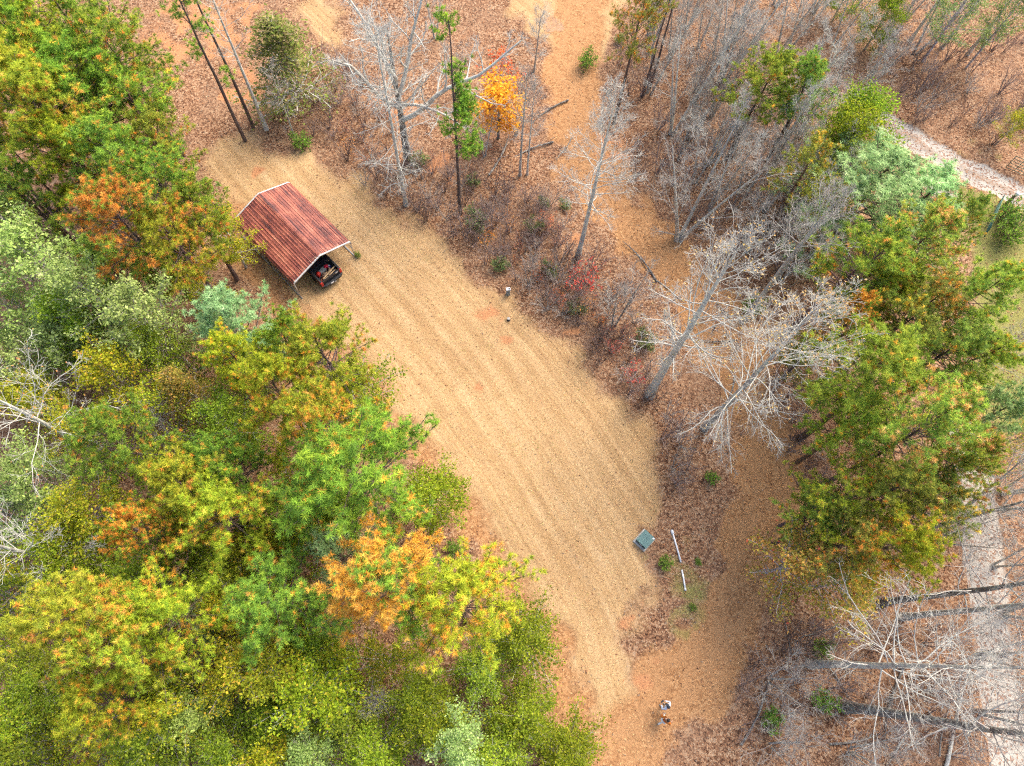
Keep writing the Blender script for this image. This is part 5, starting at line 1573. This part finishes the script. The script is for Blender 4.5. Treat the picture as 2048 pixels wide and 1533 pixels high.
MB().box(-TW + 0.06, TW - 0.06, 1.22, 1.95, 1.155, 1.20).build('bed_cover', M_PAINT, tr, 0.015)
cabp = [(1.97, 1.06), (2.05, 1.80), (2.25, 1.90), (3.45, 1.90), (3.75, 1.80), (4.25, 1.10), (4.25, 1.06)]
vs, fs = [], []
for (y, z) in cabp:
    t_ = (z - 1.06) / 0.85
    vs += [(-(TW - 0.03 - 0.15 * t_), y, z), ((TW - 0.03 - 0.15 * t_), y, z)]
nC = len(cabp)
fs = [(2 * i, 2 * i + 2, 2 * i + 3, 2 * i + 1) for i in range(nC - 1)] + [tuple(2 * i for i in range(nC - 1, -1, -1)), tuple(2 * i + 1 for i in range(nC))]
MB().add(vs, fs).build('cab', M_PAINT, tr, 0.04)
MB().add([(-0.68, 2.0, 1.28), (0.68, 2.0, 1.28), (0.62, 2.045, 1.72), (-0.62, 2.045, 1.72)], [(0, 1, 2, 3)]).build('rear_window', M_GLASS, tr, loc=(0, -0.012, 0))
MB().add([(-0.74, 4.17, 1.22), (0.74, 4.17, 1.22), (0.66, 3.80, 1.75), (-0.66, 3.80, 1.75)], [(3, 2, 1, 0)]).build('windscreen', M_GLASS, tr, loc=(0, 0.02, 0.02))
for s in (-1, 1):
    for (a, b) in ((2.25, 3.0), (3.1, 3.8)):
        MB().add([(s * 0.925, a, 1.2), (s * 0.925, b, 1.2), (s * 0.838, b - 0.1, 1.72), (s * 0.838, a + 0.05, 1.72)], [(0, 1, 2, 3)]).build('side_window', M_GLASS, tr, loc=(s * 0.012, 0, 0))
MB().prism([(4.2, 0.6), (5.36, 0.6), (5.36, 0.98), (5.0, 1.08), (4.2, 1.12)], 0, -TW + 0.5, TW - 0.5).build('bonnet', M_PAINT, tr, 0.04)
MB().prism([(-TW + 0.02, 5.33), (TW - 0.02, 5.33), (TW - 0.25, 5.52), (-TW + 0.25, 5.52)], 2, 0.42, 0.68).build('front_bumper', M_TRIM, tr, 0.03)
MB().box(-0.6, 0.6, 5.35, 5.39, 0.7, 0.95).build('grille', M_TRIM, tr, 0.01)
TR_M = Matrix.Translation((-14.62, 26.05, 0)) @ Matrix.Rotation(math.radians(49.5), 4, 'Z')


def on_truck(x, y, z):
    return tuple(TR_M @ Vector((x, y, z)))


def in_bed(o, x, y, z, rz=0.0, rx=0.0, label=None, cat=None, group=None):
    o.location = on_truck(x, y, z)
    o.rotation_euler = (rx, 0, math.radians(49.5) + rz)
    return tag(o, label, cat, group)


M_CAN = plain('red_can', (.6, .035, .02), 0.4, 0.0, 0.1, 6.0)
M_PINK = plain('crimson_can', (.5, .02, .05), 0.4, 0.0, 0.1, 6.0)
M_NAVY = plain('navy_jug', (.02, .03, .16), 0.35, 0.0, 0.1, 6.0)
M_CUT = plain('cut_wood', (.62, .42, .22), 0.8, 0.0, 0.15, 10.0)
M_LOGBARK = plain('log_bark', (.22, .15, .10), 0.9, 0.0, 0.25, 14.0)
M_PLANK = plain('sawn_plank', (.48, .33, .18), 0.8, 0.0, 0.15, 6.0)
M_GREYBOX = plain('grey_crate', (.22, .23, .22), 0.6, 0.0, 0.15, 6.0)


def fuel_can(mat):
    e = empty('fuel_can')
    MB().prism([(-0.17, 0.0), (0.17, 0.0), (0.18, 0.05), (0.18, 0.24), (0.10, 0.34), (-0.12, 0.34), (-0.18, 0.24), (-0.18, 0.05)], 1, -0.12, 0.12).build('body', mat, e, 0.03)
    MB().tube([(-0.1, 0, 0.33), (-0.08, 0, 0.40), (0.06, 0, 0.40), (0.09, 0, 0.33)], 0.018, 8).build('handle', mat, e, smooth=True)
    MB().tube([(0.13, 0, 0.30), (0.2, 0, 0.40), (0.22, 0, 0.46)], [0.03, 0.02, 0.014], 8).build('spout', M_TRIM, e, smooth=True)
    return e


in_bed(fuel_can(M_CAN), -0.52, 0.92, 0.62, 0.5, 0, 'red fuel can on the left side of the pickup bed', 'fuel can')
in_bed(fuel_can(M_PINK), 0.33, 1.02, 0.62, -0.4, 0, 'crimson fuel can at the front right of the pickup bed', 'fuel can')
jug = empty('plastic_jug')
MB().lathe([(0.11, 0), (0.12, 0.03), (0.12, 0.2), (0.05, 0.27), (0.045, 0.30)], 16).build('body', M_NAVY, jug, 0, True)
MB().lathe([(0.05, 0.30), (0.05, 0.335), (0.04, 0.34)], 14).build('cap', M_PLATE, jug, 0, True)
in_bed(jug, 0.52, 0.92, 0.62, 0, 0, 'dark blue plastic jug beside the crimson can in the pickup bed', 'jug')
crate = empty('storage_crate')
MB().box(-0.26, 0.26, -0.16, 0.16, 0, 0.2).build('tub', M_GREYBOX, crate, 0.02)
MB().box(-0.28, 0.28, -0.18, 0.18, 0.203, 0.235).build('lid', M_GREYBOX, crate, 0.012)
in_bed(crate, -0.08, 1.0, 0.62, 0.1, 0, 'grey lidded crate in the pickup bed between the two cans', 'crate')
lrng = random.Random(4)
for k in range(12):
    e = empty('firewood_log')
    L, R0 = lrng.uniform(0.3, 0.42), lrng.uniform(0.055, 0.085)
    MB().lathe([(R0, 0.004), (R0 * 1.03, L * 0.5), (R0, L - 0.004)], 10).build('bark', M_LOGBARK, e, 0, True, loc=(0, L / 2, R0), rot=(math.pi / 2, 0, 0))
    for yy in (-L / 2, L / 2):
        MB().lathe([(R0 * 0.94, -0.004), (R0 * 0.94, 0.004)], 10).build('cut_end', M_CUT, e, 0, False, loc=(0, yy, R0), rot=(math.pi / 2, 0, 0))
    for c in e.children:
        pass
    in_bed(e, lrng.uniform(-0.45, 0.5), lrng.uniform(0.35, 0.78), 0.62 + (0.0 if k < 6 else 0.14), lrng.uniform(-1.5, 1.5), lrng.uniform(-0.15, 0.15), 'cut firewood log heaped in the middle of the pickup bed', 'log', 'firewood logs in the pickup bed')
for k, (x, y, rz) in enumerate([(0.05, 0.30, 0.12), (0.15, 0.42, 0.2)]):
    p = MB().box(-0.7, 0.7, -0.05, 0.05, 0, 0.035).build('wooden_plank', M_PLANK, None, 0.004)
    in_bed(p, x, y, 0.78 + 0.14 * k, rz, 0, ['sawn plank across the pickup bed nearest the tailgate', 'sawn plank across the pickup bed lying on the firewood'][k], 'plank')
bl = empty('orange_strap_bundle')
MB().tube([(0.16 * math.cos(a) * (1 + .1 * math.sin(3 * a)), 0.09 * math.sin(a), 0.03 + 0.03 * math.sin(2 * a)) for a in np.linspace(0, 12.4, 60)], 0.022, 6).build('strap', plain('orange_strap', (.55, .16, .06), 0.7), bl, smooth=True)
in_bed(bl, -0.55, 0.42, 0.66, 0.3, 0, 'coiled orange strap in the rear left corner of the pickup bed', 'strap')

# ------------------------------------------------------------------ utility box, pipes, pedestal, well, lid
M_UTIL = plain('green_cabinet', (.10, .19, .175), 0.5, 0.0, 0.08, 3.0)
M_UTILD = plain('dark_green_front', (.035, .065, .06), 0.5, 0.0, 0.1, 4.0)
M_CONC = plain('concrete_pad', (.5, .47, .42), 0.9, 0.0, 0.15, 8.0, 0.4)
M_LABEL = plain('white_sticker', (.8, .82, .84), 0.4, 0.0, 0.03, 9.0)
c0, c1, c2 = at(1266, 1084), at(1288.5, 1058), at(1310, 1078)
ub_c = (np.array(at(1266, 1084)) + np.array(at(1310, 1078))) / 2
ub_rz = math.atan2(c2[1] - c1[1], c2[0] - c1[0])
ubz = ground_z(ub_c[0], ub_c[1])
ub = empty('utility_box', (ub_c[0], ub_c[1], ubz), ub_rz)
tag(ub, 'green electrical utility box on a concrete pad beside the white pipe', 'utility box')
# local x runs along the back edge, local -y faces the clearing
MB().box(-0.52, 0.52, -0.60, 0.60, -0.15, 0.10).build('pad', M_CONC, ub, 0.02)
MB().box(-0.42, 0.42, -0.44, 0.44, 0.103, 0.55).build('cabinet', M_UTIL, ub, 0.02)
MB().prism([(-0.48, 0.53), (0.47, 0.60), (0.47, 0.64), (-0.48, 0.57)], 0, -0.445, 0.445).build('lid', M_UTIL, ub, 0.012)
MB().box(-0.40, 0.40, -0.466, -0.443, 0.13, 0.51).build('front_door', M_UTILD, ub, 0.008)
MB().prism([(0.10 * math.cos(a), 0.38 + 0.045 * math.sin(a)) for a in np.linspace(0, 2 * math.pi, 20, endpoint=False)], 1, -0.478, -0.469).build('label_plate', M_LABEL, ub)
MB().box(0.31, 0.41, 0.34, 0.44, 0.6345, 0.643).build('sticker', M_LABEL, ub)
MB().box(-0.35, 0.35, -0.004, 0.004, 0.607, 0.6095).build('lid_seam', M_UTILD, ub)

M_PVC = plain('white_pipe', (.78, .78, .78), 0.35, 0.0, 0.06, 4.0)
for (p0, p1, lab, bell) in [((1344, 1064), (1362, 1125), 'upper section of white pipe lying on leaves beside the utility box', True), ((1364, 1140), (1371, 1179), 'lower section of white pipe lying on leaves beside the utility box', False)]:
    a, b = at(*p0), at(*p1)
    za, zb = ground_z(a[0], a[1]), ground_z(b[0], b[1])
    L = math.hypot(b[0] - a[0], b[1] - a[1])
    e = empty('white_pipe', (a[0], a[1], za + 0.07), math.atan2(b[1] - a[1], b[0] - a[0]))
    MB().tube([(0, 0, 0.0), (L * 0.5, 0.01, (zb - za) * 0.5 + 0.01), (L, 0, zb - za)], 0.06, 12).build('pipe', M_PVC, e, smooth=True)
    MB().tube([(-0.12, 0, 0), (0.18, 0, 0.0)] if bell else [(L - 0.1, 0, zb - za), (L + 0.08, 0, zb - za)], 0.105 if bell else 0.075, 12).build('coupling', M_PVC, e, smooth=True)
    tag(e, lab, 'pipe')

M_PEDB = plain('grey_blue_pedestal', (.26, .33, .36), 0.5, 0.2, 0.08, 4.0)
pb = at(1016, 588)
pd = empty('utility_pedestal', (pb[0], pb[1], ground_z(pb[0], pb[1])), 0.25, (0.85, 0.85, 0.85))
tag(pd, 'grey metal meter pedestal with white top at the clearing edge', 'utility pedestal')
MB().box(-0.17, 0.17, -0.13, 0.13, -0.1, 1.0).build('post_box', M_PEDB, pd, 0.015)
MB().prism([(-0.15, 1.003), (0.15, 1.003), (0.15, 1.04), (-0.15, 1.08)], 0, -0.19, 0.19).build('cap', M_LABEL, pd, 0.01)
MB().box(-0.14, 0.14, -0.145, -0.133, 0.1, 0.7).build('access_panel', M_PEDB, pd, 0.004)
MB().lathe([(0.07, 0), (0.07, 0.05), (0.04, 0.09)], 14).build('meter', M_TRIM, pd, 0, True, loc=(0.08, -0.02, 1.06))
wb = at(1017, 640)
wl = empty('well_cap', (wb[0], wb[1], ground_z(wb[0], wb[1])), 0.0, (0.9, 0.9, 0.7))
tag(wl, 'capped well pipe standing in the bare patch of the clearing', 'well')
MB().lathe([(0.17, -0.1), (0.17, 0.02), (0.11, 0.03), (0.11, 0.3)], 18).build('casing', M_TRIM, wl, 0, False)
MB().lathe([(0.135, 0.302), (0.135, 0.36), (0.10, 0.375)], 18).build('cap', plain('pale_cap', (.4, .37, .32), 0.6), wl, 0, False)
for k in range(4):
    a = k * math.pi / 2 + 0.4
    MB().lathe([(0.018, 0.377), (0.018, 0.395)], 8).build('bolt', M_GALV, wl, 0, False, loc=(0.075 * math.cos(a), 0.075 * math.sin(a), 0))
lb = at(446, 427)
ld = empty('septic_lid', (lb[0], lb[1], ground_z(lb[0], lb[1])), 0.4)
tag(ld, 'dark green round lid on the ground at the far left corner of the carport', 'lid')
MB().lathe([(0.34, -0.1), (0.34, 0.10)], 28).build('riser', M_UTILD, ld)
MB().lathe([(0.37, 0.102), (0.37, 0.135), (0.33, 0.155), (0.1, 0.17)], 28).build('cover', M_UTILD, ld, 0, True)

# ------------------------------------------------------------------ gates, post and pole by the gravel road, fallen birch
M_GATE = plain('green_gate_tube', (.045, .13, .095), 0.45, 0.2, 0.12, 4.0)
M_WOODP = plain('weathered_post', (.25, .14, .09), 0.9, 0.0, 0.2, 8.0)


def gate(p0, p1, height, label, tilt=0.0):
    a, b = at(*p0), at(*p1)
    L = math.hypot(b[0] - a[0], b[1] - a[1])
    e = empty('farm_gate', (a[0], a[1], ground_z(a[0], a[1]) + 0.12), math.atan2(b[1] - a[1], b[0] - a[0]))
    e.rotation_euler.x = tilt
    tag(e, label, 'gate')
    MB().tube([(0, 0, 0), (0, 0, height)], 0.03, 8).build('end_post', M_GATE, e, smooth=True)
    MB().tube([(L, 0, 0), (L, 0, height)], 0.03, 8).build('end_post', M_GATE, e, smooth=True)
    for k in range(6):
        MB().tube([(0.0, 0, height * (k / 5.0)), (L, 0, height * (k / 5.0))], 0.024, 8).build('rail', M_GATE, e, smooth=True)
    for k in range(1, 4):
        MB().box(L * k / 4 - 0.025, L * k / 4 + 0.025, -0.035, -0.026, 0, height).build('upright', M_GATE, e)
    return e


gate((2008, 338), (2075, 368), 1.25, 'green tube farm gate across the road on the right edge', -0.15)
gate((1990, 415), (1962, 480), 1.25, 'green tube farm gate standing at the corner of the lawn', 0.2)
g0 = at(2004, 415)
gpst = empty('gate_post', (g0[0], g0[1], ground_z(g0[0], g0[1])), 0.3)
tag(gpst, 'weathered gate post with a white top beside the gravel road', 'post')
MB().lathe([(0.13, -0.3), (0.12, 0.6), (0.115, 1.45)], 12).build('post', M_WOODP, gpst, 0, True)
MB().lathe([(0.14, 1.452), (0.14, 1.75), (0.12, 1.78)], 12).build('cap', M_LABEL, gpst, 0, True)
MB().box(0.1, 1.5, -0.05, 0.05, 1.35, 1.5).build('white_board', M_LABEL, gpst, 0.01)
a, b = at(1995, 448), at(2075, 449)
wp = MB().tube([(a[0], a[1], ground_z(a[0], a[1]) + 0.5), ((a[0] + b[0]) / 2, (a[1] + b[1]) / 2, 0.56), (b[0], b[1], ground_z(b[0], b[1]) + 0.55)], 0.055, 10).build('white_pole', M_PVC, None, smooth=True)
tag(wp, 'long white pole lying over the green bushes at the right edge', 'pole')
a, b = at(1882, 1560), at(1912, 1420)
rngb = np.random.default_rng(77)
ts_ = np.linspace(0, 1, 10)
lg = MB().tube([(a[0] + (b[0] - a[0]) * t + 0.05 * math.sin(t * 5), a[1] + (b[1] - a[1]) * t, 0.16 + 0.1 * t) for t in ts_], 0.13 - 0.05 * ts_, 10)
fl = empty('fallen_log')
lg.build('log', M_BARK_PALE, fl, smooth=True)
MB().tube([(b[0] - 0.05, b[1] + 0.3 - 0.6, 0.3), (b[0] + 0.35, b[1] - 0.1, 0.55), (b[0] + 0.55, b[1] + 0.2, 0.7)], [0.05, 0.035, 0.02], 7).build('branch_stub', M_BARK_PALE, fl, smooth=True)
tag(fl, 'fallen pale birch log at the bottom right beside the pale road', 'log')

# ------------------------------------------------------------------ two people
M_SKIN = plain('skin', (.42, .25, .17), 0.55, 0.0, 0.05, 10.0)
M_HAIR = plain('dark_hair', (.012, .010, .010), 0.6, 0.0, 0.1, 30.0)


def skin_mesh(name, verts, edges, mat, parent, root=0, sub=1):
    """verts: (x,y,z,radius[,radius y])"""
    me = bpy.data.meshes.new(name)
    me.from_pydata([v[:3] for v in verts], edges, [])
    o = link(name, me, parent)
    o.modifiers.new('skin', 'SKIN')
    if not me.skin_vertices:
        bpy.context.view_layer.objects.active = o
    sk = me.skin_vertices[0].data
    for i, v in enumerate(verts):
        sk[i].radius = (v[3], v[4] if len(v) > 4 else v[3])
        sk[i].use_root = (i == root)
    s = o.modifiers.new('sub', 'SUBSURF')
    s.levels = sub
    s.render_levels = sub
    o.modifiers['skin'].use_smooth_shade = True
    me.materials.append(mat)
    return o


def chain(V, E, start, pts):
    prev = start
    ids = []
    for p in pts:
        V.append(p)
        E.append((prev, len(V) - 1))
        prev = len(V) - 1
        ids.append(prev)
    return ids


def person(loc, rz, label, top_mat, leg_mat, shoe_mat, arms, legs, lean=0.0, cap_mat=None, hair=True):
    e = empty('person', loc, rz)
    tag(e, label, 'person')
    ly = lean
    V, E = [(0, 0, 0.95, 0.13, 0.10)], []
    sp_ = chain(V, E, 0, [(0, ly * 0.3, 1.12, 0.125, 0.095), (0, ly * 0.7, 1.32, 0.15, 0.10), (0, ly * 0.95, 1.44, 0.10, 0.08), (0, ly * 1.05, 1.50, 0.055), (0, ly * 1.15 + 0.02, 1.57, 0.075, 0.085), (0, ly * 1.2 + 0.02, 1.65, 0.085, 0.10), (0, ly * 1.2, 1.73, 0.06, 0.075)])
    chain(V, E, sp_[4], [(0, ly * 1.2 + 0.125, 1.615, 0.016)])
    for s in (-1, 1):
        chain(V, E, sp_[5], [(s * 0.095, ly * 1.2, 1.64, 0.018)])
    tv, te = [(0, 0, 0.93, 0.165, 0.125)], []
    ts = chain(tv, te, 0, [(0, ly * 0.3, 1.12, 0.155, 0.12), (0, ly * 0.7, 1.32, 0.185, 0.125), (0, ly * 0.95, 1.45, 0.10, 0.09)])
    pv, pe = [(0, 0, 0.96, 0.15, 0.115)], []
    for s, (elb, wri) in zip((-1, 1), arms):
        sh = (s * 0.185, ly * 0.9, 1.41)
        mid = tuple((sh[i] + elb[i]) / 2 for i in range(3))
        fore = tuple((wri[i] + elb[i]) / 2 for i in range(3))
        ids = chain(V, E, sp_[2], [sh + (0.06,), mid + (0.047,), elb + (0.04,), fore + (0.038,), wri + (0.027,)])
        d = np.array(wri) - np.array(elb)
        d = d / np.linalg.norm(d)
        sd = np.cross(d, (0, 0, 1.0))
        sd = sd / (np.linalg.norm(sd) + 1e-6)
        palm = np.array(wri) + d * 0.055
        pid = chain(V, E, ids[-1], [tuple(palm) + (0.036, 0.018)])[0]
        for j, ln in enumerate((0.075, 0.085, 0.08, 0.06)):
            o_ = sd * (j - 1.5) * 0.021
            k0 = palm + d * 0.03 + o_
            k1 = k0 + d * ln * 0.5 + np.array([0, 0, -0.008])
            k2 = k0 + d * ln * 0.85 + np.array([0, 0, -0.03])
            chain(V, E, pid, [tuple(k0) + (0.010,), tuple(k1) + (0.009,), tuple(k2) + (0.007,)])
        th = palm - d * 0.02 - sd * 0.04 * s
        chain(V, E, pid, [tuple(th) + (0.012,), tuple(th + d * 0.04 - sd * 0.012 * s) + (0.009,)])
        chain(tv, te, ts[1], [sh + (0.085,), mid + (0.066,), elb + (0.056,), tuple(fore[i] * 0.3 + wri[i] * 0.7 for i in range(3)) + (0.045,)])
    for s, (kn, an) in zip((-1, 1), legs):
        hip = (s * 0.095, 0, 0.90)
        mid = tuple((hip[i] + kn[i]) / 2 for i in range(3))
        calf = tuple(kn[i] * 0.65 + an[i] * 0.35 for i in range(3))
        ids = chain(V, E, 0, [hip + (0.085,), mid + (0.075,), kn + (0.055,), calf + (0.052,), an + (0.036,)])
        chain(V, E, ids[-1], [(an[0], an[1] + 0.1, an[2] - 0.045, 0.035, 0.025)])
        chain(pv, pe, 0, [hip + (0.105,), mid + (0.09,), kn + (0.072,), calf + (0.07,), (an[0], an[1], an[2] + 0.02, 0.06)])
        sv = [(an[0], an[1] - 0.05, an[2] - 0.04, 0.045), (an[0], an[1] + 0.06, an[2] - 0.05, 0.048, 0.035), (an[0], an[1] + 0.17, an[2] - 0.06, 0.042, 0.026)]
        skin_mesh('shoe', sv, [(0, 1), (1, 2)], shoe_mat, e)
    skin_mesh('body', V, E, M_SKIN, e)
    skin_mesh('top', tv, te, top_mat, e)
    skin_mesh('trousers', pv, pe, leg_mat, e)
    hx, hy, hz = 0, ly * 1.2, 1.655
    for s in (-1, 1):
        MB().lathe([(0.003, -0.011), (0.011, 0), (0.003, 0.011)], 8).build('eye', M_HAIR, e, 0, True, loc=(s * 0.034, hy + 0.108, 1.645))
    MB().tube([(-0.028, hy + 0.108, 1.575), (0, hy + 0.114, 1.572), (0.028, hy + 0.108, 1.575)], 0.007, 6).build('mouth', plain('lips', (.32, .12, .10), 0.5), e, smooth=True)
    hv, hf = [], []
    S, Rn = 16, 8
    for i in range(Rn + 1):
        for k in range(S):
            a = 2 * math.pi * k / S
            front = max(0.0, math.sin(a))
            t = (math.pi * (0.62 - 0.24 * front)) * i / Rn
            hv.append((0.103 * math.sin(t) * math.cos(a), 0.118 * math.sin(t) * math.sin(a) - 0.012, 0.115 * math.cos(t) + 0.01))
    for i in range(Rn):
        for k in range(S):
            hf.append((i * S + k, i * S + (k + 1) % S, (i + 1) * S + (k + 1) % S, (i + 1) * S + k))
    MB().add(hv, hf).build('cap' if cap_mat else 'hair', cap_mat or M_HAIR, e, 0, True, loc=(hx, hy, hz + 0.01))
    if cap_mat:
        MB().prism([(-0.08, 0.08), (-0.06, 0.19), (0.06, 0.19), (0.08, 0.08)], 2, -0.01, 0.005).build('cap_peak', cap_mat, e, 0.004, False, loc=(hx, hy, hz + 0.06))
    return e


M_SHIRT = plain('pale_blue_shirt', (.62, .68, .78), 0.8, 0.0, 0.08, 9.0)
M_KHAKI = plain('khaki_trousers', (.26, .18, .11), 0.85, 0.0, 0.12, 9.0)
M_SHOE = plain('grey_shoe', (.2, .2, .2), 0.7, 0.0, 0.1, 12.0)
M_JACKET = plain('rust_jacket', (.42, .125, .015), 0.8, 0.0, 0.12, 9.0)
M_CREAM = plain('white_trousers', (.78, .75, .68), 0.8, 0.0, 0.06, 9.0)
M_CAPM = plain('navy_cap', (.02, .03, .045), 0.7, 0.0, 0.1, 12.0)
f1 = at(1326, 1412)
p1 = person((f1[0], f1[1], ground_z(f1[0], f1[1])), 0.75, 'person in a pale blue shirt and dark cap on the track at the bottom', M_SHIRT, M_KHAKI, M_SHOE,
            [((-0.32, 0.10, 1.15), (-0.16, 0.34, 1.22)), ((0.34, 0.08, 1.14), (0.10, 0.36, 1.20))], [((-0.11, 0.06, 0.5), (-0.12, 0.02, 0.09)), ((0.12, 0.02, 0.5), (0.14, -0.06, 0.09))], 0.04, M_CAPM)
f2 = at(1322, 1439)
p2 = person((f2[0], f2[1], ground_z(f2[0], f2[1])), -0.9, 'person in a rust jacket and white trousers walking near the one in blue', M_JACKET, M_CREAM, M_SHOE,
            [((-0.33, -0.06, 1.16), (-0.36, 0.16, 1.02)), ((0.34, 0.08, 1.16), (0.30, 0.30, 1.08))], [((-0.10, 0.20, 0.54), (-0.10, 0.32, 0.09)), ((0.10, 0.02, 0.50), (0.11, -0.34, 0.14))], 0.10)
cm = Matrix.Translation(p1.location) @ Matrix.Rotation(0.75, 4, 'Z')
ph = empty('drone_remote', tuple(cm @ Vector((-0.03, 0.42, 1.235))), 0.75)
MB().box(-0.11, 0.11, -0.05, 0.05, -0.02, 0.02).build('body', M_TRIM, ph, 0.012)
MB().box(-0.08, 0.08, 0.052, 0.06, 0.0, 0.09).build('screen', M_GLASS, ph, 0.003)
MB().tube([(-0.05, 0.0, 0.022), (-0.05, 0, 0.045)], 0.012, 8).build('stick', M_TRIM, ph)
MB().tube([(0.05, 0.0, 0.022), (0.05, 0, 0.045)], 0.012, 8).build('stick', M_TRIM, ph)
tag(ph, 'small black handset held by the person in the blue shirt', 'handset')

# ------------------------------------------------------------------ the templates themselves are not part of the place
for p in PROTOS:
    for c in list(p.children):
        bpy.data.objects.remove(c)
    bpy.data.objects.remove(p)
for o in scene.objects:
    for k in ('h', 'r', 'tone'):
        if k in o:
            del o[k]
